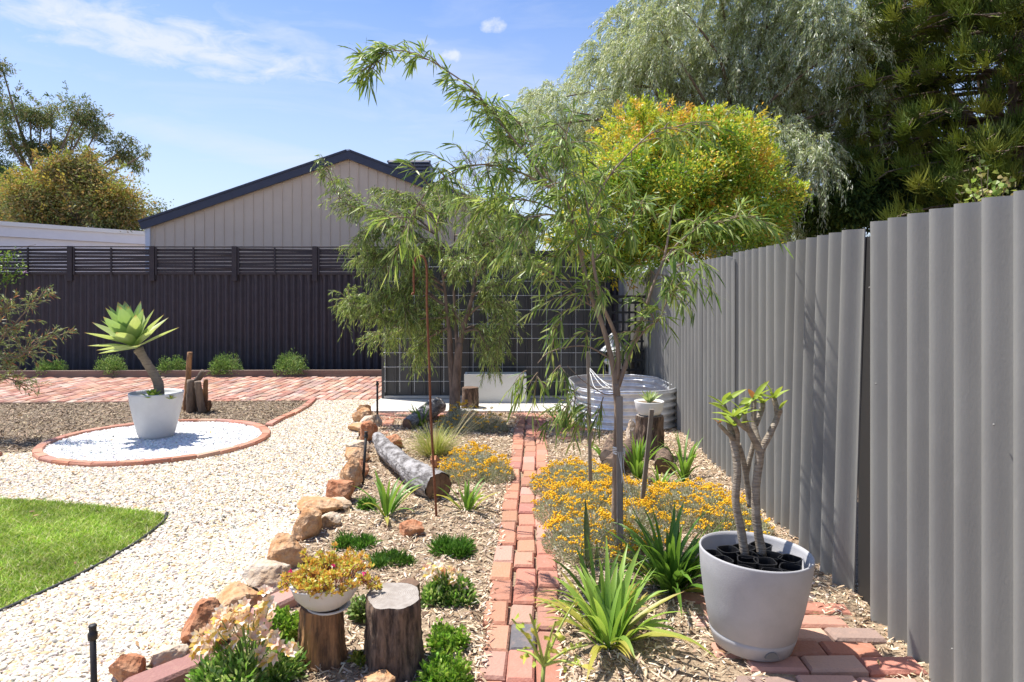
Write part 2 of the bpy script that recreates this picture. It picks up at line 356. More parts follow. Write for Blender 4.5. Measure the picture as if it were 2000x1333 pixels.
def blob(px,py,rx,ry,k,nz,amp,tilt=0):
    a0,e0=pxdir(px,py);da=mth('SUBTRACT',az_,a0);de=mth('SUBTRACT',el_,e0)
    if tilt: de=mth('ADD',de,mth('MULTIPLY',da,tilt))
    q=mth('ADD',mth('POWER',mth('ABSOLUTE',mth('DIVIDE',da,rx/F)),2.0),mth('POWER',mth('ABSOLUTE',mth('DIVIDE',de,ry/F)),2.0))
    v=mth('SUBTRACT',1.0,q); v=mth('ADD',v,mth('MULTIPLY',mth('SUBTRACT',nz,.5),amp))
    return mth('MULTIPLY',mth('SMOOTH_MIN',mth('MAXIMUM',mth('MULTIPLY',v,k),0.0),1.0,.3),1.0)
cl=blob(300,75,330,46,.75,fine,3.2,.07)
for b in (blob(620,100,190,26,.35,fine,3.0,.28),blob(963,50,27,14,.75,puff,3.4),blob(880,108,26,14,.75,puff,3.4),blob(832,83,26,9,.4,puff,3.4),blob(520,300,300,30,.28,streak,3.0,.15),blob(900,150,260,70,.3,streak,3.0,.1)):
    cl=mth('MAXIMUM',cl,b)
veil=mth('MULTIPLY',mth('SUBTRACT',streak,.50,clamp=True),.8,clamp=True)
low=mth('MULTIPLY',mth('SUBTRACT',1.0,mth('DIVIDE',el_,.40),clamp=True),.68)
tot=mth('ADD',mth('MAXIMUM',mth('MULTIPLY',cl,.9),veil),low,clamp=True)
tot=mth('MINIMUM',tot,.93)
mx=N.new('ShaderNodeMix');mx.data_type='RGBA';L.new(tot,mx.inputs[0]);tn=N.new('ShaderNodeMix');tn.data_type='RGBA';tn.blend_type='MULTIPLY';tn.inputs[0].default_value=1;tn.inputs[7].default_value=(.93,.93,1.04,1);L.new(sky.outputs[0],tn.inputs[6]);L.new(tn.outputs[2],mx.inputs[6]);mx.inputs[7].default_value=(4.25,4.6,5.2,1)
L.new(mx.outputs[2],bg.inputs[0])
cam=bpy.data.cameras.new('camera');cam.lens=24;cam.sensor_width=36;cam.shift_y=-(666.5-HZ)/2000;cam.clip_end=2000;cam.clip_start=.05
cam.dof.use_dof=True;cam.dof.focus_distance=4.5;cam.dof.aperture_fstop=9
co=link(bpy.data.objects.new('camera',cam));co.location=(0,0,CH);co.rotation_euler=(PI/2,0,0);scene.camera=co
scene.view_settings.view_transform='Standard';scene.view_settings.look='None';scene.view_settings.exposure=0.7
scene.cycles.max_bounces=8;scene.cycles.transparent_max_bounces=4
# ================================================================== GROUND AND SURFACES
def sheet(name,poly,z,m,kind='structure',bump=0,sub=0):
    a=Acc();poly=[tuple(p[:2]) for p in poly]
    a.add([(x,y,z) for x,y in poly],[tuple(range(len(poly)))]);o=mk(a,name,m);struct(o,kind)
    mp=o.data.polygons[0]
    if mp.normal.z<0: o.data.flip_normals()
    return o
a=Acc();g=600;a.add([(-g,-g,-.03),(g,-g,-.03),(g,g,-.03),(-g,g,-.03)],[(0,1,2,3)]);struct(mk(a,'ground',M['soil']))
rockline=[(150,1420),(235,1345),(310,1290),(385,1235),(440,1190),(490,1145),(545,1090),(590,1045),(622,1000),(655,962),(668,930),(685,890),(700,850),(712,818),(728,800)]
RL=[G(*p) for p in rockline]
RLn=[np.array([-2.2,1.0,0])]+RL
circ=np.array([-3.51,6.79]);CR=.975
slabL=G(728,800)
edgeR=[G(*p) for p in ((613,783),(598,797),(572,812),(545,824),(520,838))]
grav=[p[:2] for p in RLn]+[(-1.79,8.4),(-1.75,9.36),(-2.75,9.33)]+[p[:2] for p in edgeR[1:]]+[tuple(circ+[.9,.3]),tuple(circ+[0,-.2]),tuple(circ+[-1.0,-.5])]+[(-6.2,6.12),(-9,6.2),(-9,1.0)]
sheet('gravel_path',grav,-.004,M['gravelbase'])
LAWN=[G(*p)[:2] for p in ((322,1008),(318,1022),(285,1048),(250,1072),(180,1112),(100,1152),(0,1197),(-150,1262),(-420,1380))]+[np.array([-9,2.4]),np.array([-9,5.15])]+[G(*p)[:2] for p in ((-200,965),(0,977),(100,982),(200,992),(290,1002))]
sheet('lawn_soil',LAWN,.004,M['turf'])
LM=[(-12,6.13),(-4.65,6.13),tuple(circ+[-.8,-.3]),tuple(circ+[0,.5]),tuple(circ+[.9,.2])]+[tuple(p[:2]) for p in edgeR[::-1]]+[(-6.8,9.02),(-12,8.9)]
sheet('bark_mulch_bed',LM,0.0,M['mulchbase2'])
an=np.linspace(0,2*PI,49)[:-1];CI=[(circ[0]+CR*math.cos(t)*1.0,circ[1]+CR*.96*math.sin(t)) for t in an]
sheet('white_gravel_bed',CI,.006,M['whitebase'])
def lx(y): return -.13+.035*(y-2.74)      # left edge of the path
BL=[tuple(p[:2]+np.array([.02,0])) for p in RLn]+[(-1.7,8.0),(-1.7,8.36),(2.1,8.36),(1.62,1.0)]
# bumpy mulch surface of the garden bed
a=Acc();gx=np.arange(-2.3,1.9,.06);gy=np.arange(.95,8.4,.06);XX,YY=np.meshgrid(gx,gy)
ZZ=hgt(XX,YY)+.004; nearp=(XX>lx(YY)-.03)&(XX<lx(YY)+.36); ZZ=np.where(nearp,-.02,ZZ)
k=np.arange(XX.size).reshape(XX.shape);q=np.stack([k[:-1,:-1],k[:-1,1:],k[1:,1:],k[1:,:-1]],-1).reshape(-1,4)
cx=XX.ravel()[q].mean(1);cy=YY.ravel()[q].mean(1);q=q[inpoly(cx,cy,BL)]
a.add(np.stack([XX,YY,ZZ],-1).reshape(-1,3),q,(1,1,1),True);struct(mk(a,'garden_soil',M['mulchbase']))
sheet('back_bed_soil',[(-12,11.75),(-1.6,12.0),(-1.6,12.6),(-12,12.6)],.03,M['mulchbase2'])
a=Acc();box(a,(.16,8.37+1.0,-.015),(3.92,2.0,.09));o=mk(a,'concrete_slab',M['concrete']);struct(o)
def scatter(poly,n,x0=-9.5,x1=2,y0=1.6,y1=12,excl=()):
    poly=np.array([p[:2] for p in poly]);x0=max(x0,poly[:,0].min());x1=min(x1,poly[:,0].max());y0=max(y0,poly[:,1].min());y1=min(y1,poly[:,1].max())
    X=[];Y=[];tot=0
    while tot<n:
        x=x0+(x1-x0)*R.random(n);y=y0+(y1-y0)*R.random(n)
        ok=inpoly(x,y,poly)&(np.abs(x)<.8*y+2.2)
        for e in excl: ok&=~inpoly(x,y,e)
        X.append(x[ok]);Y.append(y[ok]);tot+=ok.sum()
    return np.concatenate(X)[:n],np.concatenate(Y)[:n]
def pebbles(name,poly,n,size,pal,z,excl=(),label=None,cat=None,sub=0,flat=.5,y0=1.6,var=.15):
    x,y=scatter(poly,n,excl=excl,y0=y0);a=Acc()
    s=size*(.6+.8*R.random(n))
    S=np.zeros((n,3,3));S[:,0,0]=s*(.8+.7*R.random(n));S[:,1,1]=s*(.6+.5*R.random(n));S[:,2,2]=s*flat*(.6+.7*R.random(n))
    e=np.stack([R.normal(size=n)*.35,R.normal(size=n)*.35,R.random(n)*6.28],-1)
    Mx=rotN(e)@S;T=np.stack([x,y,z+R.random(n)*size*.7],-1)
    tv,tf=ICO1 if sub else ICO0; tv=tv*(1+(R.random((len(tv),1))-.5)*.35)
    a.inst(tv,tf,Mx,T,pick(pal,n,var),smooth=bool(sub))
    o=mk(a,name,M['stone']);o['kind']='stuff';tag(o,label,cat);return o
GP=[(.70,.62,.50),(.64,.55,.42),(.76,.70,.60),(.54,.49,.42),(.62,.45,.25),(.72,.64,.52),(.58,.50,.40),(.66,.50,.30),(.40,.36,.31),(.76,.70,.60)]
near=[(-9,1),(3,1),(3,4.2),(-9,4.2)]
def clip(poly,ylo,yhi):
    return lambda x,y: None
pebbles('gravel',grav,76000,.0112,GP,.002,excl=(LAWN,CI),label='cream and honey coloured gravel between lawn and rock border',cat='gravel',y0=3.9)
GN=[tuple(p[:2]) for p in RLn[:1]]+[tuple(p[:2]) for p in RL[:9]]+[(-2.0,4.0),(-9,4.0),(-9,1)]
pebbles('gravel',GN,62000,.0112,GP,.002,excl=(LAWN,),label='larger looking nearest cream gravel in the left foreground',cat='gravel',sub=1,flat=.42)
pebbles('white_gravel',CI,15000,.013,[(.80,.79,.77),(.72,.71,.69),(.85,.84,.82),(.64,.63,.61)],.012,label='bright white pebbles filling the brick circle around the agave pot',cat='gravel',sub=0,flat=.7,var=.05)
def chips(name,poly,n,L_,W_,pal,zf,excl=(),label=None,y0=1.6,tilt=.3,cat='mulch'):
    x,y=scatter(poly,n,excl=excl,y0=y0);a=Acc()
    z=zf(x,y)+R.random(n)**2*.02
    tv=np.array([(-.5,-.35,0),(0,-.5,.12),(.5,-.2,0),(.45,.3,.0),(0,.5,.16),(-.5,.25,.05)]);tf=[(0,1,4,5),(1,2,3,4)]
    S=np.zeros((n,3,3));l=L_*(.35+R.random(n)**1.5*1.4);S[:,0,0]=l;S[:,1,1]=W_*(.4+R.random(n));S[:,2,2]=l*.25
    e=np.stack([R.normal(size=n)*.5,R.normal(size=n)*tilt,R.random(n)*6.28],-1)
    a.inst(tv,tf,rotN(e)@S,np.stack([x,y,z],-1),pick(pal,n,.25));o=mk(a,name,M['chip']);o['kind']='stuff';tag(o,label,cat);return o
PATH=[(lx(1.0)+.0,1.0),(lx(1.0)+.34,1.0),(lx(8.2)+.34,8.2),(lx(8.2),8.2)]
PATHi=[(lx(1.0)+.03,1.0),(lx(1.0)+.32,1.0),(lx(8.2)+.31,8.2),(lx(8.2)+.03,8.2)]
MP=[(.70,.54,.36),(.52,.36,.22),(.36,.23,.13),(.80,.67,.49),(.62,.46,.30),(.18,.11,.065),(.66,.52,.38),(.76,.64,.50)]
PAD=[(.85,3.37),(1.40,3.37),(1.45,2.52),(.98,2.52)]
BL2=BL
chips('mulch',BL2,95000,.032,.008,MP,hgt,excl=(PATHi,PAD),label='straw coloured wood chip mulch covering the garden bed')
chips('mulch',LM,42000,.035,.010,[(.36,.26,.16),(.22,.15,.09),(.52,.40,.26),(.13,.09,.06),(.42,.31,.20)],lambda x,y:.0*x,label='weathered grey brown bark mulch behind the white gravel circle',excl=(CI,),y0=5)
# ------------------------------------------------------------------ bricks
BT=np.array([(-.5,-.5,-1),(.5,-.5,-1),(.5,.5,-1),(-.5,.5,-1),(-.5,-.5,-.18),(.5,-.5,-.18),(.5,.5,-.18),(-.5,.5,-.18),(-.455,-.42,0),(.455,-.42,0),(.455,.42,0),(-.455,.42,0)])
BF=[(0,1,5,4),(1,2,6,5),(2,3,7,6),(3,0,4,7),(4,5,9,8),(5,6,10,9),(6,7,11,10),(7,4,8,11),(8,9,10,11)]
BP=[(.46,.20,.13),(.49,.24,.16),(.42,.18,.12),(.47,.26,.19),(.44,.21,.14),(.37,.16,.12),(.46,.21,.13),(.42,.18,.12)]
def bricks(a,items,pal=BP,z=.012):
    n=len(items);it=np.array(items,float)
    S=np.zeros((n,3,3));S[:,0,0]=it[:,3];S[:,1,1]=it[:,4];S[:,2,2]=.065
    e=np.stack([R.normal(size=n)*.018,R.normal(size=n)*.018,it[:,2]+R.normal(size=n)*.02],-1)
    T=np.stack([it[:,0],it[:,1],z+R.normal(size=n)*.0035],-1)
    c=pick(pal,n,.13)
    a.inst(BT,BF,rotN(e)@S,T,c)
items=[]
for ccol in range(3):
    y=1.5+ccol*.06
    while y<8.0:
        l=.20+.05*R.random(); 
        if ccol==1 and abs(y-2.85)<.11: dk=len(items)
        wid=.111
        items.append((lx(y)+.052+ccol*.1175+R.normal()*.006,y+l/2,PI/2-.035,l-.012,wid-.003)); y+=l
a=Acc();bricks(a,items);dk=min(range(len(items)),key=lambda i:math.hypot(items[i][0]-lx(2.8)-.17,items[i][1]-2.93));a.c[-1][dk*12:dk*12+12]=(.13,.12,.125);struct(mk(a,'brick_path',M['brick']))
items=[]
for r_ in range(3):
    x=-1.65+(r_%2)*.12
    while x<.95:
        if not(r_<1 and lx(8)-.02<x<lx(8)+.36): items.append((x+.115,8.07+r_*.112,0,.224,.104))
        x+=.233
for r_ in range(8): items.append((-1.47+.01*r_,7.95-r_*.113,.02,.21,.104))
for r_ in range(10):
    for q_ in range(2 if r_<6 else 1):
        items.append((lx(8)+.40+.115+q_*.23,7.93-r_*.112,0.0,.222,.104))
a=Acc();bricks(a,items);o=mk(a,'brick_border',M['brick']);struct(o)
items=[];x=-12.0;k=0
while x<-1.8:
    y=9.02+(x+12)*.033; yend=11.68+(x+12)*.022; y+= -.0 if k%2==0 else -.115
    while y<yend-.1:
        y0=max(y,9.14+(x+12)*.033); l=y+.23-y0
        if l>.08 and abs(x)<.8*y+1.0: items.append((x+(y-9)*.0369,y0+l/2,PI/2-.037,l-.010,.103))
        y+=.233
    x+=.113;k+=1
x=-12.0
while x<-1.9:
    items.append((x,9.06+(x+12)*.033,PI/2,.13,.107));x+=.116
a=Acc();bricks(a,items,[(.44,.22,.15),(.50,.30,.22),(.38,.18,.12),(.52,.37,.29),(.32,.15,.11),(.45,.26,.19),(.35,.23,.19)]);struct(mk(a,'brick_paving',M['brick']))
sheet('paving_bed',[(-12,8.95),(-1.75,9.3),(-1.75,11.9),(-12,11.7)],.0,M['mulchbase2'])
items=[]
rows=[(3.32,3),(3.2,4),(3.08,3),(2.96,4),(2.84,3),(2.72,4),(2.58,4)]
for i,(y,nn) in enumerate(rows):
    x=.80+(.09 if i%2 else 0)+i*.012
    for j in range(nn):
        if x<1.50: items.append((x+.1,y,-.03+R.normal()*.03,.222,.108))
        x+=.232
a=Acc();bricks(a,items,[(.40,.16,.11),(.46,.24,.17),(.34,.15,.11),(.28,.19,.16),(.50,.30,.23)],z=.018);struct(mk(a,'brick_pad',M['brick']))
# edging bricks: individuals
bv=Acc();bricks(bv,[(0,0,0,.215,.075)])
def brick_obj(x,y,rz,label,group,ln=1,src=[None],dark=1.0):
    a=Acc();S=np.diag([.22*ln,.085,.085]);v=BT@S.T; v=v+R.normal(size=v.shape)*.002
    cr,sr=math.cos(rz),math.sin(rz);v=v@np.array([[cr,-sr,0],[sr,cr,0],[0,0,1]]).T
    a.add(v+np.array([x,y,.045]),BF,pick(BP,1,.2)[0]);o=mk(a,'edging_brick',M['brick'],None,(x,y,.045))
    return tag(o,label,'brick',group)
nb=31
for i in range(nb):
    t=2*PI*i/nb+.1; x=circ[0]+(CR+.03)*math.cos(t);y=circ[1]+(CR+.03)*.96*math.sin(t)
    brick_obj(x,y,t+PI/2,'red brick in the ring around the white gravel circle','bricks ringing the white gravel',ln=.97)
ep=smooth_path([np.append(p[:2],0) for p in edgeR],12);seg=np.linalg.norm(np.diff(ep,axis=0),axis=1);cs=np.concatenate([[0],np.cumsum(seg)])
s=.1
while s<cs[-1]:
    x=np.interp(s,cs,ep[:,0]);y=np.interp(s,cs,ep[:,1]);x2=np.interp(s+.05,cs,ep[:,0]);y2=np.interp(s+.05,cs,ep[:,1])
    if s+.05>=cs[-1]: x2=x+(x-x0p);y2=y+(y-y0p)
    brick_obj(x,y,math.atan2(y2-y,x2-x),'red edging brick between bark mulch and gravel, running from the paving to the circle','edging bricks from the paving to the circle')
    x0p,y0p=np.interp(s+.18,cs,ep[:,0]),np.interp(s+.18,cs,ep[:,1]);s+=.232
x=-4.72
while x>-7.5:
    brick_obj(x,6.13+R.normal()*.008,R.normal()*.03,'red edging brick in the straight row left of the white gravel circle','edging bricks left of the circle');x-=.235
# sleepers behind paving
for i,(x0,x1) in enumerate(((-11.5,-9.1),(-9.09,-6.9),(-6.89,-4.1),(-4.09,-1.75))):
    a=Acc();y0=11.68+(x0+12)*.022;y1=11.68+(x1+12)*.022
    bev(a,(x0,y0+.05,.05),(x1,y1+.05,.05),.05,.15,b=.006)
    tag(mk(a,'timber_sleeper',M['sleeper']),('reddish brown timber sleeper edging behind the paving, '+('leftmost and half hidden by the bottlebrush','stretch behind the agave crown','longest stretch, behind the upright driftwood','rightmost, ending at the dark shed')[i]),'sleeper','timber sleepers behind the paving')
# lawn
x,y=scatter(LAWN,150000,y0=2.0);x=x+R.normal(size=len(x))*.012;y=y+R.normal(size=len(y))*.012;n=len(x);a=Acc()
d=np.stack([R.normal(size=n)*.95,R.normal(size=n)*.95,np.ones(n)],-1);h=.022*(.5+R.random(n))
ed=R.normal(size=(n,3));ed[:,2]=0;ed/=np.linalg.norm(ed,axis=1)[:,None]
p=np.stack([x,y,np.full(n,.004)],-1);wv=ed*.0032*(.6+R.random(n))[:,None]
V=np.stack([p-wv,p+wv,p+d*h[:,None]],1).reshape(-1,3)
a.add(V,np.arange(3*n).reshape(-1,3),np.repeat(pick([(.26,.40,.04),(.38,.54,.08),(.16,.29,.03),(.46,.54,.14),(.62,.58,.30),(.30,.46,.06)],n,.25)*(1+.22*np.sin(x*4+y*3)*np.sin(y*5-x*2)+.15*np.sin(x*13)*np.cos(y*17))[:,None],3,axis=0))
tag(struct(mk(a,'lawn',M['leafmatt']),'stuff'),'bright green clipped lawn in the lower left corner','grass')
ed=smooth_path([G(*p_) for p_ in ((326,1006),(320,1022),(287,1050),(252,1074),(182,1114),(102,1154),(2,1199),(-150,1264))],5);ed[:,2]=.012
a=Acc();tube(a,ed,.012,6);tag(mk(a,'lawn_edging',M['edge']),'thin black plastic edging strip along the lawn','edging')
x,y=scatter([(-9,1.8),(1.5,1.8),(1.5,8.3),(-9,11)],420,y0=1.8);n=len(x);a=Acc()
leaves(a,np.stack([x,y,np.full(n,.026)],-1),np.stack([R.normal(size=n),R.normal(size=n),R.normal(size=n)*.15+.05],-1),np.array([0,0,1.])+R.normal(size=(n,3))*.4,.045*(.5+.8*R.random(n)),.011*(.6+.8*R.random(n)),pick([(.34,.2,.1),(.45,.3,.15),(.25,.14,.08),(.5,.4,.2)],n,.2),curl=0)
tag(struct(mk(a,'leaf_litter',M['leafmatt']),'stuff'),'dry brown leaves scattered over gravel, paving and mulch','leaf litter')
# ================================================================== RIGHT FENCE
def fx(y): return 1.55+.037*y
def corr(a,p0,p1,z0,z1,pitch=.16,amp=.025,th=.006,top=None,phase=0,spw=12,shear=0,chip=None):
    p0=np.array(p0,float);p1=np.array(p1,float);Lr=np.linalg.norm(p1-p0);d=(p1-p0)/Lr;nrm=np.array([-d[1],d[0]])
    n=int(Lr/pitch*spw)+1;s=np.linspace(0,Lr,n);o=amp*np.sin(2*PI*s/pitch+phase);nz=14
    xy=p0+np.outer(s,d)+np.outer(o,nrm)
    zt=np.full(n,z1)
    if chip is not None: zt=zt-np.maximum(0,chip[1]-np.abs(s-chip[0])*chip[2])
    V=[];
    for side in (0,1):
        q=xy+nrm*th*side
        for i in range(nz+1):
            t=i/nz;sh=shear*(1-t)
            V.append(np.stack([q[:,0]+d[0]*sh,q[:,1]+d[1]*sh,z0+(zt-z0)*t],-1))
    V=np.concatenate(V);f=[]
    i=np.arange(nz)[:,None]*n;j=np.arange(n-1)[None]
    f.append(np.stack([i+j,i+j+1,i+n+j+1,i+n+j],-1).reshape(-1,4));o2=n*(nz+1)
    f.append(f[0][:,::-1]+o2)
    j=np.arange(n-1);tt=nz*n
    f2=np.stack([tt+j,tt+j+1,o2+tt+j+1,o2+tt+j],-1)
    k=np.arange(nz)*n;f3=np.stack([k,k+n,o2+k+n,o2+k],-1);k=k+n-1;f4=np.stack([k+n,k,o2+k,o2+k+n],-1)
    a.add(V,[f[0],f[1]],(1,1,1),True);a.add(V,[f2,f3,f4],(1,1,1),False)
PN=[]
rf=thing('corrugated_fence',(fx(3),3,0),'tall grey painted corrugated sheet fence along the right side of the garden','fence')
ys=[.15,1.15,2.16,3.20];
for i in range(3):
    a=Acc();corr(a,(fx(ys[i+1])-.0,ys[i+1]),(fx(ys[i])-.012,ys[i]-.05),-.05,1.815,phase=0.6,pitch=.158,amp=.036);mk(a,'panel',M['fence'],rf,(fx(ys[i]),ys[i],0),'nearest grey panel in view, right of the dark gap' if i==2 else None)
a=Acc();corr(a,(fx(4.27)+.012,4.27),(fx(3.27)-.015,3.27),-.05,1.80,phase=.4,shear=-.125,amp=.036);
mk(a,'panel',M['fence'],rf,(fx(3.3),3.3,0),'panel leaning away at its foot, leaving a dark wedge shaped gap')
y=4.29;i=0
while y<13:
    a=Acc();ch=(.96,.055,.9) if i==1 else None
    corr(a,(fx(y+1.03)+.012,y+1.03),(fx(y),y),-.05,1.80-(.015*(i%3)),phase=-2*PI*(y+1.03)/.16,amp=.036,chip=(.98,.06,.45) if i==1 else None)
    mk(a,'panel',M['fence'],rf,(fx(y),y,0));y+=1.005;i+=1
a=Acc();box(a,(fx(3.2)+.055,3.2,.86),(.05,.30,1.80));mk(a,'dark_backing',M['blackmatt'],rf,(fx(3.2)+.05,3.2,0))  # black strip added behind the gap, standing in for the shade there
a=Acc();box(a,(fx(4.28)+.045,4.29,.86),(.03,.10,1.84));mk(a,'dark_backing',M['blackmatt'],rf,(fx(4.28)+.05,4.28,0))  # narrower matt black strip behind the panel seam
for (px,py) in ((1375,552),(1388,720),(1632,604),(1455,517),(1725,750),(1712,562),(1960,830),(1318,705),(1877,1268)):
    yy=1.55/((px-1000)/F-.037);xx=fx(yy);z=CH-(py-HZ)*yy/F
    a=Acc();M9=rotm(0,-PI/2,0);lathe(a,[(.0,.004),(.003,.004),(.004,.002),(.004,0)],8,(xx-.031,yy,z),M=M9);pp_=min([c for c in rf.children if c.name.startswith('panel')],key=lambda c:abs(c['_o'][1]+.5-yy));mk(a,'nail',M['fence'],pp_,(xx,yy,z))
yy=1.55/(.995-.037);xx=fx(yy)
a=Acc();z=CH-(1023-HZ)*yy/F;box(a,(xx-.030,yy,z),(.004,.02,.045));lathe(a,[(0,.008),(.005,.006),(.006,0)],10,(xx-.032,yy,z),M=rotm(0,-PI/2,0))
mk(a,'fence_bracket',M['wire'],rf,(xx,yy,z),'small pale bolt plate near the right edge')
# ================================================================== BACK FENCE
def by(x): return 12.62+(x+9)*.02
bf=thing('back_fence',(-5,by(-5),0),'dark charcoal corrugated back fence topped by a slatted lattice screen','fence')
x=-12.0;i=0
while x<1.9:
    a=Acc();corr(a,(x,by(x)),(x+1.0,by(x+1)-.01),-.02,1.84+.012*(i%2),pitch=.143,amp=.026,phase=.5*i,spw=10)
    mk(a,'panel',M['fencedark'],bf,(x,by(x),0));x+=.99;i+=1
pxs=[-207,-40,125,286,448,607,768,930]
for i,px in enumerate(pxs):
    X=(px-1000)*12.4/F;Y=by(X)-.06;a=Acc();box(a,(X,Y,2.01),(.09,.06,.64));mk(a,'lattice_post',M['slat'],bf,(X,Y,1.7))
    if i==0: continue
    Xp=(pxs[i-1]-1000)*12.4/F
    a=Acc();zz=1.83
    for k in range(8):
        hh=.052;tilt=R.normal()*.006
        bev(a,(Xp+.045,by(Xp)-.045+(k%2)*.012,zz+tilt),(X-.045,by(X)-.045+(k%2)*.012,zz+.0-tilt),.008,hh,b=.001);zz+=.061
    mk(a,'slat_panel',M['slat'],bf,(Xp,by(Xp),1.8))
    sp_=sorted([c for c in bf.children if c.name.startswith('slat_panel')],key=lambda c:abs(c['_o'][0]-Xp))[0]
    for Xm in (Xp+.07,(X+Xp)/2): a=Acc();box(a,(Xm,by(Xm)-.067,2.05),(.03,.02,.50));mk(a,'batten',M['slat'],sp_,(Xm,by(Xm),1.8))
    a=Acc();bev(a,(Xp+.0,by(Xp)-.045,2.318),(X,by(X)-.045,2.318),.05,.022,b=.003);mk(a,'top_rail',M['slat'],bf,(Xm,by(Xm),2.3))
# ================================================================== NEIGHBOUR GARAGE
gl=np.array([-7.60,14.3]);gr=np.array([.55,15.15]);gd=unit(gr-gl);gn=np.array([-gd[1],gd[0]]);gw=np.linalg.norm(gr-gl);he=2.93;ha=4.42
ga=thing('garage',(*(gl+gr)/2,0),'cream ribbed steel garage gable with dark navy barge boards behind the back fence','building')
def gp(s,z,b=0): q=gl+gd*s+gn*b; return np.array([q[0],q[1],z])
def gz(s): return he+(ha-he)*(1-abs(s-gw/2)/(gw/2))
a=Acc();nr=int(gw/.2)
pr=[(0,0),(.085,0),(.092,.0),(.098,-.018),(.112,-.018),(.118,0),(.2,0)]
S=[];O=[]
for i in range(nr):
    for s_,o_ in pr[:-1]: S.append(i*.2+s_);O.append(o_)
S.append(nr*.2);O.append(0)
V=[];
for s_,o_ in zip(S,O): V.append(gp(s_,0,o_));V.append(gp(s_,gz(s_)-.05,o_))
f=[(2*i,2*i+2,2*i+3,2*i+1) for i in range(len(S)-1)];a.add(V,f)
mk(a,'wall',M['cream'],ga)
a=Acc();DD=9
for s_ in (0.02,gw-.02):
    a.add([gp(s_,0,.02),gp(s_,0,DD),gp(s_,he-.05,DD),gp(s_,he-.05,.02)],[(0,1,2,3)])
a.add([gp(0.02,0,DD),gp(gw-.02,0,DD),gp(gw-.02,he-.05,DD),gp(gw/2,ha-.06,DD),gp(.02,he-.05,DD)],[(0,1,2,3,4)]);mk(a,'wall',M['cream'],ga)
a=Acc();box(a,gp(-.01,1.45,-.03),(.09,.06,2.9),rz=math.atan2(gd[1],gd[0]));mk(a,'corner_post',M['whitewall'],ga)
for sgn in (0,1):
    e0=-.14 if sgn==0 else gw+.14
    p0=gp(e0,he-.075,-.08);p1=gp(gw/2,ha,-.08);a=Acc();dirv=unit(p1-p0)
    up=unit(np.cross(np.cross(dirv,(0,0,1)),dirv))
    for (off,th,w_) in ((0,.165,.05),(.10,.04,.09)):
        q0=p0+up*off;q1=p1+up*off
        pr2=[(-w_/2,-th/2),(w_/2,-th/2),(w_/2,th/2),(-w_/2,th/2)];nn_=np.array([gn[0],gn[1],0])
        V=[]
        for q_,endx in ((q0,0),(q1,1)):
            for (b_,u_) in pr2:
                pt_=q_+nn_*b_+up*u_
                if endx: pt_=np.array([q1[0]+nn_[0]*b_,q1[1]+nn_[1]*b_,q1[2]+u_/max(.2,up[2])]) 
                V.append(pt_)
        a.add(V,BOXF and [(0,1,2,3),(7,6,5,4),(0,4,5,1),(1,5,6,2),(2,6,7,3),(3,7,4,0)])
    mk(a,'barge_board',M['navy'],ga)
    a=Acc();q0=gp(e0,he+.02,-.02);q1=gp(gw/2,ha+.115,-.02);v=np.array([gn[0],gn[1],0])*DD
    a.add([q0,q1,q1+v,q0+v,q0+[0,0,.03],q1+[0,0,.03],q1+v+[0,0,.03],q0+v+[0,0,.03]],[(0,1,2,3),(4,7,6,5),(0,4,5,1),(3,2,6,7),(0,3,7,4)]);mk(a,'roof',M['galv'],ga)
# evaporative cooler
c0=P(800,330,17.0);cl_=thing('evaporative_cooler',(c0[0],17.4,3.9),'dark louvred evaporative cooler box on the roof behind the garage gable','air cooler')
a=Acc();box(a,(c0[0],17.4,c0[2]-.25),(1.0,.8,.75));mk(a,'housing',M['navy'],cl_)
a=Acc()
for k in range(8):
    box(a,(c0[0],16.97,c0[2]-.42+k*.085),(1.06,.05,.05),tilt=(.5,0,0));
    box(a,(c0[0]-.53,17.4,c0[2]-.42+k*.085),(.05,.86,.05),tilt=(0,.5,0))
mk(a,'louvre',M['navy'],cl_)
a=Acc();lathe(a,[(0,.02),(.5,.02),(.56,-.02),(.56,-.05)],4,(c0[0],17.4,c0[2]+.18),M=rotm(0,0,PI/4)*1.3,smooth=False);mk(a,'lid',M['navy'],cl_)
# pale wall far left
A0=np.array([-13.4,14.0]);A1=np.array([-9.7,19.4]);dv=unit(A1-A0);nv=np.array([-dv[1],dv[0]])
hw=thing('neighbour_house',(*A0,0),'long pale blue white wall and fascia of the house beyond the fence at left','building')
def pris(a,p,q,b0,b1,z0,z1):
    V=[(*(p+nv*b0),z0),(*(q+nv*b0),z0),(*(q+nv*b1),z0),(*(p+nv*b1),z0),(*(p+nv*b0),z1),(*(q+nv*b0),z1),(*(q+nv*b1),z1),(*(p+nv*b1),z1)]
    a.add(V,BOXF)
a=Acc();pris(a,A0,A1,.0,6,0,2.78);mk(a,'wall',M['whitewall'],hw)
a=Acc();pris(a,A0-dv*.1,A1,-.10,6,2.783,3.12);mk(a,'fascia',M['whitewall'],hw)
a=Acc();pris(a,A0-dv*.1,A1,-.16,-.103,3.03,3.13);mk(a,'gutter',M['white'],hw)
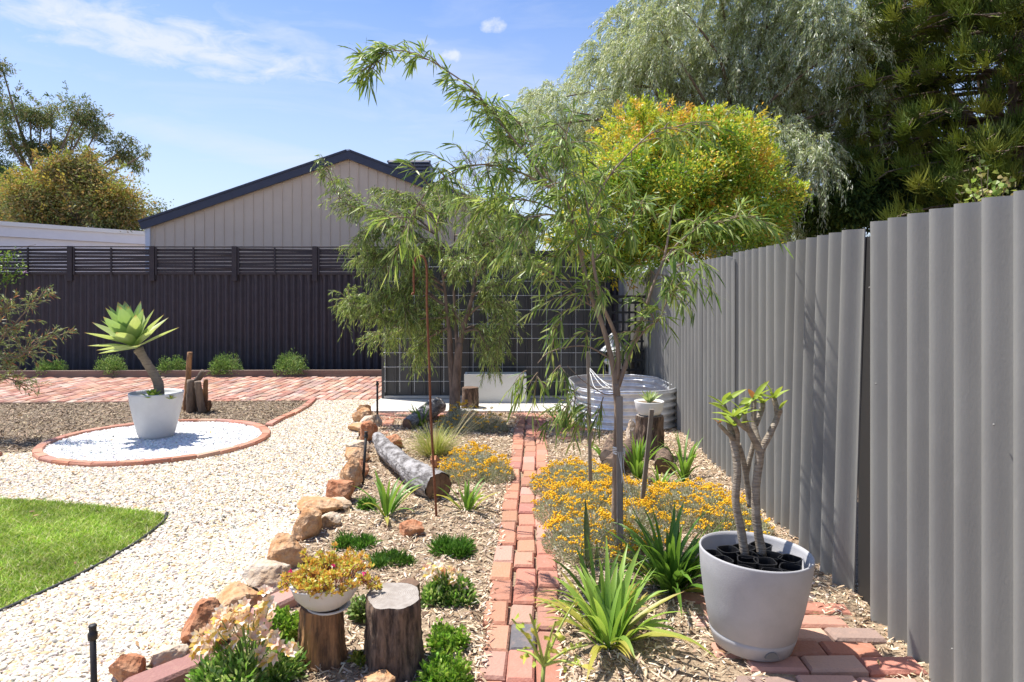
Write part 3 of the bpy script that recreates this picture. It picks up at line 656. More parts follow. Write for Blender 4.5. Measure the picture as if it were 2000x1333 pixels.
# ================================================================== DARK SHED WITH MESH
sx0,sx1,sy=-1.75,1.28,9.4
sh=thing('garden_shed',((sx0+sx1)/2,sy,0),'low charcoal ribbed steel garden shed standing on the concrete slab','shed')
a=Acc();S=[];O=[];x=sx0
while x<sx1-.01:
    for s_,o_ in ((0,0),(.13,0),(.137,-.02),(.163,-.02),(.17,0)): S.append(x+s_);O.append(o_)
    x+=.2
S.append(sx1);O.append(0);S=np.minimum(S,sx1)
V=[]
for s_,o_ in zip(S,O): V.append((s_,sy+o_,.032));V.append((s_,sy+o_,2.0))
a.add(V,[(2*i,2*i+2,2*i+3,2*i+1) for i in range(len(S)-1)]);mk(a,'wall',M['charcoal'],sh)
a=Acc();a.add([(sx0,sy,.03),(sx0,sy+2,.03),(sx0,sy+2,2),(sx0,sy,2)],[(0,1,2,3)]);a.add([(sx1,sy,.03),(sx1,sy+2,.03),(sx1,sy+2,2),(sx1,sy,2)],[(3,2,1,0)]);a.add([(sx0,sy+2,.03),(sx1,sy+2,.03),(sx1,sy+2,2),(sx0,sy+2,2)],[(0,1,2,3)]);mk(a,'wall',M['charcoal'],sh)
a=Acc();box(a,((sx0+sx1)/2,sy+1.0,2.03),(sx1-sx0+.06,2.1,.05));mk(a,'roof',M['charcoal'],sh)
a=Acc();box(a,(sx0-.01,sy-.035,1.0),(.05,.05,1.99));mk(a,'corner_trim',M['charcoal'],sh)
a=Acc();box(a,((sx0+sx1)/2,sy-.04,.05),(sx1-sx0,.05,.03));mk(a,'base_channel',M['concrete'],sh)
ms=thing('wire_mesh_trellis',(0,sy-.09,.0),'galvanised square wire mesh trellis mounted in front of the charcoal shed wall','trellis')
a=Acc();x=sx0+.02
while x<sx1: tube(a,[(x,sy-.09,.12),(x,sy-.09,1.98)],.0032,4,caps=False);x+=.2
mk(a,'vertical_wires',M['wire'],ms)
a=Acc();z=.27
while z<2: tube(a,[(sx0,sy-.094,z),(sx1,sy-.094,z)],.0032,4,caps=False);z+=.195
mk(a,'horizontal_wires',M['wire'],ms)
# white trough planter
pl=G(968,790);a=Acc();t=thing('trough_planter',(pl[0],9.05,.03),'rectangular white trough planter on the concrete beside the dark stump','planter')
lx0,lx1=P(907,0,9.05)[0],P(1028,0,9.05)[0];ly0,ly1=9.0,9.28;zt=.40
a=Acc();box(a,((lx0+lx1)/2,ly0+.015,.215),(lx1-lx0,.03,.37));box(a,((lx0+lx1)/2,ly1-.015,.215),(lx1-lx0,.03,.37));box(a,(lx0+.015,(ly0+ly1)/2,.215),(.03,ly1-ly0-.061,.368));box(a,(lx1-.015,(ly0+ly1)/2,.215),(.03,ly1-ly0-.061,.368));mk(a,'trough',M['planter'],t)
a=Acc();box(a,((lx0+lx1)/2,(ly0+ly1)/2,.19),(lx1-lx0-.062,ly1-ly0-.062,.30));mk(a,'potting_soil',M['soil'],t)
# square lattice trellis right of shed, lantern
t=thing('square_trellis',(1.5,9.6,0),'black square lattice trellis standing between shed and grey fence','trellis')
a=Acc();
for k in range(7): box(a,(1.30+k*.088,9.62,.72),(.03,.012,1.35))
mk(a,'upright_slats',M['charcoal'],t);a=Acc()
for k in range(10): box(a,(1.565,9.605,.12+k*.135),(.58,.012,.03))
mk(a,'cross_slats',M['charcoal'],t);a=Acc();box(a,(1.58,9.64,1.42),(.62,.04,.04));mk(a,'top_rail',M['charcoal'],t)
t=thing('garden_lantern',(1.33,9.1,.0),'white pagoda shaped garden lantern in front of the square trellis','lantern')
zb=P(0,700,9.1)[2]
a=Acc();lathe(a,[(.10,0),(.09,.03),(.045,.06),(.04,zb-.1)],8,(1.33,9.1,.03),smooth=False);mk(a,'pedestal',M['white'],t)
a=Acc();lathe(a,[(.0,zb-.08),(.07,zb-.08),(.13,zb-.03),(.06,zb+.0),(.055,zb+.11),(.0,zb+.115)],8,(1.33,9.1,0),smooth=False);mk(a,'body',M['white'],t)
a=Acc();lathe(a,[(.04,zb+.11),(.17,zb+.10),(.13,zb+.14),(.05,zb+.20),(.03,zb+.26),(.05,zb+.29),(.0,zb+.34)],8,(1.33,9.1,0),smooth=False);mk(a,'roof',M['white'],t)
# ================================================================== STUMPS, LOGS
def jitN(seg,amp,seed):
    an=np.arange(seg)*2*PI/seg;r=np.random.default_rng(seed);j=np.ones(seg)
    for k in range(2,9): j+=amp/k**.7*r.normal()*np.cos(k*an+r.random()*6.28)
    return j
def stump(pos,r0,r1,h,label,m='stump',mc='cut',seed=1,lean=(0,0),group=None,name='tree_stump',flare=.15,amp=.06):
    pos=np.array(pos,float);seg=64;t=thing(name,pos,label,'stump',group);j=jitN(seg,amp,seed);rr=np.random.default_rng(seed)
    Mr=rotm(lean[0],lean[1],0);n=22;prof=[];J=[];gr=np.repeat(rr.normal(size=seg//2),2)[:seg];gr=(np.abs(gr)*-.022)+.01
    for i in range(n+1):
        q=i/n;r=r0+(r1-r0)*q+r0*flare*max(0,(.25-q)/.25)**2
        prof.append((r,q*h-.02));fn=np.array([mnoise.fractal(Vector((math.cos(x)*2.6+seed*3,math.sin(x)*2.6,q*3.2)),1.0,2.0,5) for x in np.arange(seg)*2*PI/seg])*.075*(1 if q<.97 else .5)
        J.append(1+fn+(j-1)*(1.4-.4*q)+rr.normal(size=seg)*.006+np.roll(gr,int(q*3))*(1.2 if q<.93 else .4)-(.03 if i==n else 0))
    a=Acc();lathe(a,prof,seg,pos,jit=np.array(J),M=Mr);mk(a,'bark',M[m],t,pos)
    a=Acc();disc(a,r1*.99,h-.02,seg,pos,(1,1,1),jit=J[-1],M=Mr);mk(a,'cut_face',M[mc],t,pos);return t
stump(G(628,1285),.102,.085,.235,'honey brown stripped stump carrying the white bowl of orange succulents','stumptan','cutdark',3)
stump(G(770,1292),.128,.112,.295,'dark rough barked stump with pale cracked cut face, right of the white bowl','stump','cut',5,lean=(.06,0),amp=.08)
stump(G(798,1180),.06,.055,.12,'small dark broken stump peeping out behind the large barked stump','stump','cutdark',8)
stump(G(1269,893),.125,.120,.40,'dark tall stump carrying the small white bowl near the raised bed','stump','cut',9)
stump(G(918,800),.115,.105,.30,'dark short stump on the slab edge left of the white trough','stump','cutdark',11)
def log(p0,p1,r0,r1,label,m='stump',mc='cut',mid=None,name='log',wob=.25,group=None,seg=20):
    pts=[p0,p1] if mid is None else [p0]+mid+[p1]
    path=smooth_path(pts,8 if len(pts)>2 else 10);o=np.array(pts[0]);t=thing(name,o,label,'log',group);a=Acc()
    ph_=R.random()*6;tube(a,path,np.interp(np.linspace(0,1,len(path)),[0,.5,1],[r0,(r0+r1)/2*1.05,r1])*(1+.10*np.sin(np.linspace(0,11,len(path))+ph_)*np.sin(np.linspace(0,PI,len(path)))),seg,caps=False,rough=wob*.5);mk(a,'bark',M[m],t,o)
    a=Acc()
    for e,(q,dq,r) in enumerate(((path[0],path[0]-path[1],r0),(path[-1],path[-1]-path[-2],r1))):
        a=Acc()
        dq=unit(dq);u=unit(np.cross(dq,(0.1,.2,1)));w_=np.cross(dq,u);an=np.arange(16)*2*PI/16
        V=np.vstack([q+dq*.002+np.outer(np.cos(an)*r*.97,u)+np.outer(np.sin(an)*r*.97,w_),[q+dq*.006]])
        i=np.arange(16);a.add(V,np.stack([i,(i+1)%16,np.full(16,16)],-1));mk(a,'cut_face',M[mc],t,o)
    0;return t
lp=[P(738,862,6.35),P(752,900,6.0),P(785,925,5.5),P(815,945,5.15)]
lp[0][2]=.14;lp[1][2]=.12;lp[2][2]=.11;lp[3][2]=.11
log(lp[0],G(853,990)+[0,.12,.10],.055,.105,'long weathered silver grey log lying across the left bed','log','cutdark',mid=lp[1:],wob=.35,seg=28)
log(G(795,838)+[0,0,.05],G(845,818)+[.05,.1,.14],.06,.10,'craggy grey weathered log beside the strap plant near the slab','log','cutdark',wob=.6)
log(G(1200,930,0)+[-.05,-.1,.09],G(1225,895)+[0.05,.05,.10],.078,.07,'short cut log with pale end grain left of the bowl stump','stump','cut')
log(G(1187,905)+[0,0,.05],G(1200,885)+[0,0,.12],.07,.065,'upright log offcut behind the pale ended log','stump','cut')
log(G(1300,925)+[-.02,0,.06],G(1302,905)+[0,0.1,.06],.072,.065,'small dark round log end between two strap plants','stump','cutdark')
# upright driftwood sculpture
dc=G(382,805);t=thing('driftwood_cluster',dc,'cluster of upright dark driftwood posts behind the agave pot','driftwood')
for (x0,y0,x1,y1,r,dy) in ((362,806,371,688,.035,.05),(372,808,372,742,.05,-.05),(384,808,380,745,.05,.02),(396,807,386,745,.045,-.08),(400,806,402,741,.035,.05),(404,803,408,783,.03,-.03),(378,752,398,724,.04,0),(390,806,393,760,.05,.1)):
    Yq=dc[1]+dy;a=Acc();p0=P(x0,y0,Yq);p1=P(x1,y1,Yq+dy*.5)
    tube(a,smooth_path([p0,(p0+p1)/2+R.normal(size=3)*.01,p1],6),[r,r*.95,r*.8],12,rough=.25);mk(a,'branch_post',M['bark'] if r>.036 else M['stumptan'],t,p0)
# ================================================================== ROCKS
def rock(px,py,sx,sz,m,label,sy_=None,seed=0,rz=0,zoff=0,group='rocks bordering the garden bed',name='border_rock',pos=None):
    b=G(px,py) if pos is None else np.array(pos,float); sc=b[1]/F
    rr=np.random.default_rng(seed+100);v=ICO4[0].copy()
    for k in range(13):
        n=rr.normal(size=3);n/=np.linalg.norm(n);dd=.52+.3*rr.random();s=v@n;v=v-np.outer(np.maximum(0,s-dd)*.93,n)
    pn=np.array([mnoise.fractal(Vector(x*2.2)+Vector((seed*3.1,0,0)),1.0,2.0,5) for x in v]);pn2=np.array([mnoise.fractal(Vector(x*7)+Vector((seed*1.7,4,0)),1.0,2.0,4) for x in v]);v=v*(1+.09*pn+.035*pn2)[:,None]
    X=sx*sc/2*1.18;Z=sz*sc/2*1.2;Yw=(X*.8 if sy_ is None else sy_*sc/2)
    v=v*np.array([X,Yw,Z]);v=v@rotm(0,0,rz).T;o=b+np.array([0,Yw*.5,Z*.62+zoff])
    a=Acc();a.add(v+o,np.array(ICO4[1]),(1,1,1),True)
    ob=mk(a,name,M[m],None,o);tag(ob,label,'rock',group)
    try:
        ob.data.set_sharp_from_angle(angle=math.radians(28))
    except Exception: pass
    return ob
RK=[(240,1338,80,60,'rockred','rust orange jagged rock at the very bottom left end of the rock border'),
(318,1312,75,50,'rockpale','small brown and white topped rock, second from the bottom end of the border'),
(385,1276,105,95,'rockred','large dark red angular rock left of the peach flowers'),
(455,1212,100,62,'rocktan','orange tan flat topped rock above the large dark red one'),
(512,1165,100,75,'rockpale','pale grey lichened rock left of the succulent bowl'),
(552,1108,75,62,'rocktan','orange tan rock beside the lichened grey rock'),
(598,1058,75,80,'rocktan','tall brown leaning rock halfway along the border'),
(638,1038,52,40,'rockpale','small pale flat rock tucked inside the tall brown rock'),
(622,1008,95,34,'rocktan','low tan slab rock just above the tall brown rock'),
(655,996,70,22,'rockpale','thin pale cream slab rock lying flat on the border'),
(662,985,62,52,'rockred','solid red block rock above the cream slab'),
(680,952,55,55,'rocktan','sunlit brown wedge rock right above the red block'),
(700,935,40,38,'rockred','little red rock tucked behind the wedge rock by the riser'),
(690,905,52,36,'rocktan','tan rounded rock beside the black garden riser'),
(700,885,55,30,'rockpale','broad pale rock level with the head of the grey log'),
(716,865,40,42,'rockred','dark rust rock at the head of the grey log'),
(700,845,50,22,'rocktan','flat light tan rock just past the grey log'),
(722,838,46,30,'rockpale','cream block rock with orange side near the far end'),
(708,825,40,28,'rocktan','golden rock second from the far end of the border'),
(708,812,32,26,'rocktan','small golden rock at the far end of the border'),
]
for i,(px,py,sx,sz,m,lb) in enumerate(RK): rock(px,py,sx,sz,m,lb,seed=i,rz=i*.7)
rock(765,880,48,36,'rockred','smooth salmon rock beside the grass tussock',seed=31,group='rocks lying in the bed',name='rock')
rock(800,1050,55,36,'rockred','round pitted reddish rock in the mulch below the log',seed=33,group='rocks lying in the bed',name='rock')
rock(848,912,22,24,'rockred','small red stone under the edge of the left yellow bush',seed=34,group='rocks lying in the bed',name='rock')
rock(733,1350,75,30,'rocktan','tan rock at the bottom edge in front of the barked stump',seed=35,group='rocks lying in the bed',name='rock')
rock(1236,880,26,60,'rockpale','tall pale stone leaning against the bowl stump',seed=36,group='rocks lying in the bed',name='rock')
# old bricks tucked behind rocks
for i,(px,py,rz,lb) in enumerate(((345,1325,.85,'dark pitted old brick behind the border rocks at the bottom left'),(548,1185,1.0,'pinkish old brick between the lichened rock and the succulent bowl'))):
    a=Acc();b=G(px,py);v=BT@np.diag([.34,.12,.07]).T;cr,sr=math.cos(rz),math.sin(rz);v=v@np.array([[cr,-sr,0],[sr,cr,0],[0,0,1]]).T
    a.add(v+b+np.array([0,0,.05]),BF,(.30,.15,.13) if i==0 else (.42,.24,.20));tag(mk(a,'old_brick',M['brick'],None,b+[0,0,.05]),lb,'brick')
# ================================================================== POTS
def pot(pos,prof_o,prof_i,m,label,name='plant_pot',seg=56,tilt=None,soil=None,soilr=None,cat='pot'):
    t=thing(name,pos,label,cat);Mr=None if tilt is None else rotm(*tilt)
    a=Acc();lathe(a,prof_o+prof_i,seg,pos,M=Mr);mk(a,'shell',M[m],t,pos)
    if soil: a=Acc();disc(a,soilr,soil,seg,pos,(1,1,1),M=Mr);mk(a,'potting_soil',M['soil'],t,pos)
    return t
ap=np.array([-3.61,6.93,.012])
pot(ap,[(0,0),(.135,0),(.153,.01),(.172,.05),(.214,.22),(.243,.37),(.254,.455),(.252,.465)],[(.241,.465),(.237,.44),(.20,.40),(0,.38)],'potwhite','tall tapered pale grey white pot holding the agave on white gravel',soil=.405,soilr=.23)
# agave
t=thing('agave',ap+[0,0,.4],'foxtail agave rosette of pale green leaves on a curved bare trunk in the white pot','plant')
tp=smooth_path([ap+[.03,0,.38],ap+[.02,0,.55],ap+[-.05,0,.68],P(281,700,6.9),P(270,682,6.9)],5)
a=Acc();tube(a,tp,[.045,.048,.042,.040,.05],16,rough=.15);mk(a,'trunk',M['terracotta'],t,ap+[0,0,.4])
a=Acc();hc=tp[-1]+np.array([-.03,0,.02])
def fat(a,base,d,up,L,W,c1,c2,curve=0,cup=.25,tip=(.35,.2,.1)):
    base=np.array(base,float);d=unit(d);s=unit(np.cross(d,up));n=np.cross(s,d);seg=9;V=[];C=[];p=base.copy();dd=d.copy()
    for i in range(seg+1):
        q=i/seg;w=W*(.42+.58*math.sin(min(1,q/.5)*PI/2))*(1 if q<.45 else max(.015,1-((q-.45)/.55)**1.7))
        nn=np.cross(s,dd)
        for k,x in enumerate((-1,-.55,0,.55,1)): V.append(p+s*w*.5*x+nn*w*cup*(x*x)); 
        cc=np.array(c1)*(1-q)+np.array(c2)*q
        for x in (-1,-.55,0,.55,1):
            c_=cc*(1.15 if abs(x)==1 else 1); 
            if q>.96: c_=np.array(tip)
            C.append(c_)
        p=p+dd*L/seg;dd=unit(dd+np.array([0,0,1])*curve/seg)
    f=[]
    for i in range(seg):
        for k in range(4): j=i*5+k; f.append((j,j+1,j+6,j+5))
    a.add(V,f,np.array(C),True)
al=Vector((-.30,-.10,1)).normalized();q_=Vector((0,0,1)).rotation_difference(al)
for i in range(32):
    t_=i/32;az=i*2.399963;e=1.42-1.42*t_**1.1;
    d=q_@Vector((math.cos(az)*math.cos(e),math.sin(az)*math.cos(e),math.sin(e)));L_=.37+.05*math.sin(min(1,t_*1.6)*PI/2)
    b=hc+np.array(d)*.03+np.array(al)*(.09*(1-t_)-.02)
    c1=np.array((.30,.42,.13));c2=np.array((.24,.38,.16)) if t_<.5 else np.array((.42,.48,.20))
    up=q_@Vector((-math.cos(az)*math.sin(e)*1,-math.sin(az)*math.sin(e),math.cos(e)))
    fat(a,b,np.array(d),np.array(up),L_*(.85+.25*R.random()),.150,c1*(.9+.2*R.random()),c2,curve=(.2 if t_<.6 else .05),cup=.16,tip=(.30,.14,.07))
mk(a,'rosette',M['leaf'],t,ap+[0,0,.4])
def rosette(c,n,L_,W_,c1,c2,label,name='succulent',cat='plant',el=(0.2,1.4),m='leaf',tip=(.4,.3,.1),cup=.2):
    t=thing(name,c,label,cat);a=Acc()
    for i in range(n):
        t_=i/n;az=i*2.4;e=el[1]-(el[1]-el[0])*t_
        d=np.array([math.cos(az)*math.cos(e),math.sin(az)*math.cos(e),math.sin(e)]);up=np.array([-math.cos(az)*math.sin(e),-math.sin(az)*math.sin(e),math.cos(e)])
        fat(a,np.array(c)+d*.01,d,up,L_*(.7+.3*t_),W_,np.array(c1)*(.85+.3*R.random()),c2,curve=.1,cup=cup,tip=tip)
    mk(a,'leaves',M[m],t,c);return t
rosette(P(298,780,6.75),16,.13,.05,(.16,.28,.03),(.28,.38,.05),'small green rosette pup in the agave pot')
rosette(P(333,781,6.8),9,.06,.03,(.22,.32,.04),(.45,.40,.06),'tiny yellow green pup at the right rim of the agave pot')
# grey pot right
gpz=np.array([1.005,2.865,.022])
t=pot(gpz,[(0,0),(.145,0),(.158,.008),(.172,.05),(.176,.066),(.1735,.068),(.1765,.072),(.201,.18),(.221,.30),(.229,.385),(.2275,.392)],[(.222,.392),(.217,.375),(.195,.25),(.0,.25)],'potgrey','large light grey self watering pot filled with black tubes on the brick pad',seg=72,tilt=(.0,.045,0))
a=Acc();an=np.linspace(0,PI,13);c=gpz+np.array([.02,-.1665,.036])
for k,r_ in enumerate((.027,)):
    V=[c+np.array([math.cos(x)*r_,-.012+abs(math.cos(x))*.002,math.sin(x)*r_*.95-.008]) for x in an];V2=[v_+np.array([0,.03,0]) for v_ in V]
    a.add(V+V2,[tuple(range(12,-1,-1))]+[(i,i+1,14+i,13+i) for i in range(12)])
mk(a,'water_inlet',mat('inlet_grey',(.16,.16,.155),.6),t,c)
# square black tubes
tubes=[(-.13,-.02,.3),(-.075,.085,.2),(-.03,-.03,-.3),(-.07,-.115,.5),(.03,-.14,-.35),(.045,-.055,.0),(.125,-.09,-.5),(.10,.03,-.6),(.0,.12,.4),(.085,.13,.7),(-.15,.055,.1),(.162,-.005,-.9),(-.01,.045,.1)]
for i,(x,y,rz) in enumerate(tubes):
    c=gpz+np.array([x,y,.255]);a=Acc();s_=.041;cr,sr=math.cos(rz),math.sin(rz);prof=[]
    for k in range(20):
        an_=2*PI*k/20+.1;q=np.array([math.cos(an_),math.sin(an_)]);q=q/(abs(q[0])**4+abs(q[1])**4)**.25*s_;prof.append((q[0]*cr-q[1]*sr,q[0]*sr+q[1]*cr))
    prof=np.array(prof);hh=.095+.012*R.random();tx,ty=R.normal(size=2)*.04
    V=[];fs=[]
    for (sc_,z) in ((.86,0),(1.0,hh),(1.04,hh+.002),(1.04,hh+.006),(.93,hh+.006),(.90,hh-.004),(.78,.01)):
        for q in prof: V.append(c+np.array([q[0]*sc_+tx*z,q[1]*sc_+ty*z,z]))
    for l in range(6):
        for k in range(20): fs.append((l*20+k,l*20+(k+1)%20,(l+1)*20+(k+1)%20,(l+1)*20+k))
    fs.append(tuple(range(120,140)));a.add(V,fs,(1,1,1),False)
    tag(mk(a,'nursery_tube',M['black'],None,c),'small empty square black plastic nursery tube standing in the grey pot','plant tube','black nursery tubes in the grey pot')
# plumeria
pc=gpz+np.array([0,0,.28]);t=thing('frangipani',pc,'bare stemmed frangipani with small new leaves rising from the big grey pot','plant')
Y0=2.93
def pb(pts,rad,Y=Y0):
    path=smooth_path([P(x,y,Y+dy) for x,y,dy in pts],6);return path,rad
a=Acc();ends=[]
BR=[([(1455,1085,0),(1448,1040,0),(1437,980,0),(1440,920,0),(1434,870,.02),(1425,830,.04),(1412,790,.05)],[.023,.021,.019,.019,.020,.015,.014]),
([(1437,862,.02),(1420,845,0),(1403,828,-.02)],[.013,.011,.009]),
([(1440,870,.02),(1440,845,.0),(1434,832,-.03)],[.013,.012,.011]),
([(1488,1085,0),(1478,1020,0),(1476,960,0),(1482,905,0),(1486,872,0)],[.024,.022,.021,.021,.022]),
([(1486,880,0),(1505,845,0),(1518,812,.02),(1512,778,.03)],[.019,.016,.014,.013]),
([(1518,815,.02),(1524,803,0),(1522,800,-.01)],[.012,.011,.009]),
([(1484,880,0),(1468,850,-.02),(1456,825,-.04),(1453,808,-.05)],[.019,.016,.014,.012]),
([(1484,875,0),(1474,835,.04),(1472,800,.05),(1473,780,.06)],[.017,.014,.013,.012]),
([(1476,830,.05),(1488,800,.08),(1490,788,.09)],[.014,.013,.012]),
([(1462,840,-.02),(1445,828,-.06),(1432,815,-.09)],[.014,.013,.011]),
([(1466,990,.12),(1458,940,.12),(1452,900,.1),(1442,868,.06)],[.016,.015,.014,.013]),
([(1456,935,.12),(1466,890,.12),(1476,850,.12)],[.014,.013,.012]),
]
for pts,rad in BR:
    path,_=pb(pts,rad);tube(a,path,np.array(rad)*.85,14,rough=.12);ends.append((path[-1],unit(path[-1]-path[-3])))
mk(a,'stems',M['flesh'],t,pc)
a=Acc()
for i,(e,d) in enumerate(ends):
    if i in (0,4,6,7,8,9,2): n_=5
    elif i==1: n_=2
    elif i==5: n_=1
    else: n_=0
    for k in range(n_):
        az=k*2.4+i;elv=.3+.7*R.random();dv_=np.array([math.cos(az)*math.cos(elv),math.sin(az)*math.cos(elv),math.sin(elv)])
        up=np.array([-math.cos(az)*math.sin(elv),-math.sin(az)*math.sin(elv),math.cos(elv)])
        red=R.random()<.10;L_=.05+.06*R.random()
        if i==1: L_=.04;red=True
        fat(a,e-d*.005,dv_,up,L_,L_*.30,(.28,.40,.05) if not red else (.34,.13,.05),(.36,.46,.07) if not red else (.30,.09,.05),curve=-.5,cup=.15,tip=(.35,.12,.05))
for (x0,y0,x1,y1,w_) in ((1412,792,1383,768,.018),(1432,815,1386,780,.034),(1412,790,1456,755,.030),(1473,780,1440,790,.03),(1512,778,1470,766,.020),(1512,778,1494,742,.022),(1473,780,1500,741,.03),(1512,778,1526,765,.012),(1430,815,1460,800,.022)):
    p0=P(x0,y0,Y0);p1=P(x1,y1,Y0-.03);d=p1-p0;fat(a,p0,d,np.array([0,-.5,1.]),np.linalg.norm(d),w_,(.26,.38,.05),(.40,.47,.08),cup=.2,curve=-.3,tip=(.4,.15,.05))
mk(a,'leaves',M['leaf'],t,pc)
# front bowl
bp_=G(628,1285)+np.array([.03,0,.235-.022]);br=P(712,0,2.8)[0]-P(577,0,2.8)[0];br=br/2
t=pot(bp_,[(0,0),(.055,0),(.068,.006),(.10,.028),(.128,.062),(br,.108),(br+.002,.112)],[(br-.010,.112),(br-.014,.10),(.09,.07),(0,.07)],'bowl','round white speckled bowl of orange succulents on the honey brown stump',name='plant_bowl',tilt=(0,-.10,0),soil=.088,soilr=br-.02,cat='bowl')
a=Acc();lathe(a,[(0,-.004),(.080,-.004),(.088,.004),(.086,.006),(.07,.002)],40,bp_);mk(a,'saucer',M['bowl'],t,bp_)
sc_=bp_+np.array([.01,0,.10]);t=thing('jelly_bean_succulent',sc_,'trailing orange and lime succulent with tiny pink flowers filling the front bowl','plant')
a=Acc();tw=Acc();fl=Acc()
for i in range(120):
    az=R.random()*2*PI;r_=.12*R.random()**.5;b=sc_+np.array([math.cos(az)*r_,math.sin(az)*r_,0]);out=np.array([math.cos(az),math.sin(az),0])
    L_=.03+.06*R.random();tip=b+out*L_*.7+np.array([0,0,L_*(.9 if r_<.09 else .45)])+R.normal(size=3)*.012
    if i<16:
        az=PI*.85+R.random()*.7 if i<9 else -.3+R.random()*.6
        out=np.array([math.cos(az),math.sin(az),0]);b=sc_+out*.10;tip=b+out*(.06+.05*R.random())+np.array([0,0,-.03*R.random()])
    tube(tw,smooth_path([b,(b+tip)/2+np.array([0,0,.018]),tip],3),.0025,5,(.32,.12,.07),caps=False)
    for pt_ in (tip,(b+tip)/2+np.array([0,0,.015])):
        n=13;d=rsph(n)*.8+np.array([0,0,.5]);leaves(a,np.repeat(pt_[None],n,0)+d*.003,d,rsph(n),.019*(.7+.5*R.random(n)),.010*np.ones(n),pick([(.70,.50,.10),(.78,.45,.10),(.54,.58,.10),(.72,.34,.08),(.64,.62,.15)],n,.15),curl=-.1,wide=.6)
for (x,y) in ((568,1116),(650,1106),(711,1120)):
    c=P(x,y,2.75);n=8;d=rsph(n);leaves(fl,np.repeat(c[None],n,0),d,rsph(n),.012*np.ones(n),.008*np.ones(n),pick([(.7,.04,.22)],n,.1))
mk(a,'leaves',M['leaf'],t,sc_);mk(tw,'stems',M['twig'],t,sc_);mk(fl,'flowers',M['petal'],t,sc_)
# back bowl
bb=G(1269,893)+np.array([-.005,0,.382])
t=pot(bb,[(0,0),(.08,0),(.10,.01),(.120,.05),(.132,.12),(.132,.125)],[(.123,.125),(.120,.105),(0,.1)],'white','small white bowl with a green rosette on the dark tall stump',name='plant_bowl',soil=.108,soilr=.118,cat='bowl')
rosette(bb+[0,0,.10],22,.15,.030,(.26,.36,.16),(.36,.46,.24),'pointed grey green rosette succulent in the small white bowl',el=(.5,1.45),cup=.3)
# ================================================================== RAISED BED
cxb,cyb=1.27,8.03
def rrect(n=120,hx=.555,hy=.74,r=.42,rz=.05):
    out=[];P_=[];per=[]
    for (sx_,sy_,a0) in ((1,1,0),(-1,1,PI/2),(-1,-1,PI),(1,-1,1.5*PI)):
        for k in range(16):
            t_=a0+k/15*PI/2;out.append((sx_*(hx-r)+r*math.cos(t_),sy_*(hy-r)+r*math.sin(t_)))
    out=np.array(out);c,s=math.cos(rz),math.sin(rz);return out@np.array([[c,-s],[s,c]]).T
loop=rrect();ln_=len(loop);nrm=np.roll(loop,-1,0)-np.roll(loop,1,0);nrm=np.stack([nrm[:,1],-nrm[:,0]],-1);nrm/=np.linalg.norm(nrm,axis=1)[:,None]
t=thing('raised_garden_bed',(cxb,cyb,0),'galvanised corrugated steel raised garden bed against the grey fence','planter')
a=Acc();nz_=56;H=.42;Vs=[]
for i in range(nz_+1):
    z=i/nz_*H;o_=.016*math.sin(2*PI*z/.076);q=loop+nrm*o_;Vs.append(np.stack([q[:,0]+cxb,q[:,1]+cyb,np.full(ln_,z)],-1))
Vs=np.concatenate(Vs);i=np.arange(nz_)[:,None]*ln_;j=np.arange(ln_)[None];k=(j+1)%ln_
a.add(Vs,np.stack([i+j,i+k,i+ln_+k,i+ln_+j],-1).reshape(-1,4),(1,1,1),True);mk(a,'corrugated_wall',M['galv'],t)
a=Acc();q=np.vstack([loop,loop[:2]]);tube(a,np.stack([q[:,0]+cxb,q[:,1]+cyb,np.full(len(q),H+.004)],-1),.009,8,caps=False);mk(a,'rim',M['galv'],t)
a=Acc();q=loop*.95;a.add(np.stack([q[:,0]+cxb,q[:,1]+cyb,np.full(ln_,.10)],-1),[tuple(range(ln_))]);mk(a,'bed_soil',M['soil'],t)
# ================================================================== HOOK, STAKES, RISERS
hb=G(853,1010);t=thing('shepherd_hook',hb,'tall rusty iron shepherd hook standing in the mulch','garden hook')
zz=[P(x,y,4.53) for x,y in ((851,985),(846,900),(841,800),(838,700),(834,600),(834,545),(833,520),(829,505),(821,500),(813,505),(809,518),(808,545),(809,573))]
a=Acc();tube(a,smooth_path([hb+[0,0,-.05]]+zz,6),[.0085,.008,.0075,.007,.0068],10);mk(a,'rod',M['rust'],t,hb)
a=Acc();q=P(808,572,4.53);tube(a,smooth_path([q,q+[-.004,-.004,-.01],q+[-.012,-.008,-.006]],4),.0075,8);mk(a,'hook_tip',M['rust'],t,q)
def stake(top,base,Yt,Yb,label,w_=.026):
    p1=P(*top,Yt);p0=G(*base);p0[2]=-.05;a=Acc();bev(a,p0,p1,w_,w_*.8,b=.002,up=(0,1,0))
    tag(mk(a,'garden_stake',M['timber'],None,p0),label,'stake','timber stakes around the young tree')
stake((1149,688),(1154,990),4.72,4.75,'tallest slim timber stake left of the young tree trunk',.025)
stake((1210,775),(1211,1092),3.86,3.83,'timber stake tied against the young tree trunk with white string',.034)
stake((1273,800),(1250,1012),4.45,4.5,'dark leaning timber stake right of the young tree trunk',.028)
t=thing('tree_tie',P(1207,885,3.9),'white string wound round the trunk and middle stake','string')
a=Acc();c=P(1209,880,3.87)
for k in range(5):
    an=np.linspace(0,2*PI,22);tube(a,np.stack([c[0]+.034*np.cos(an),c[1]+.03*np.sin(an),c[2]+.006*k-.012+.006*np.sin(an+k)],-1),.0028,5,caps=False)
for k in range(4):
    q=c+np.array([-.012+.012*k,-.035,0]);tube(a,smooth_path([q,q+[.01*R.normal(),-.01,-.12],q+[.02+.02*k,-.0,-.22-.05*k]],5),.0016,4,caps=False)
mk(a,'winding',M['string'],t,c)
a=Acc();q0=P(1152,728,4.7);q1=P(1203,745,4.0)
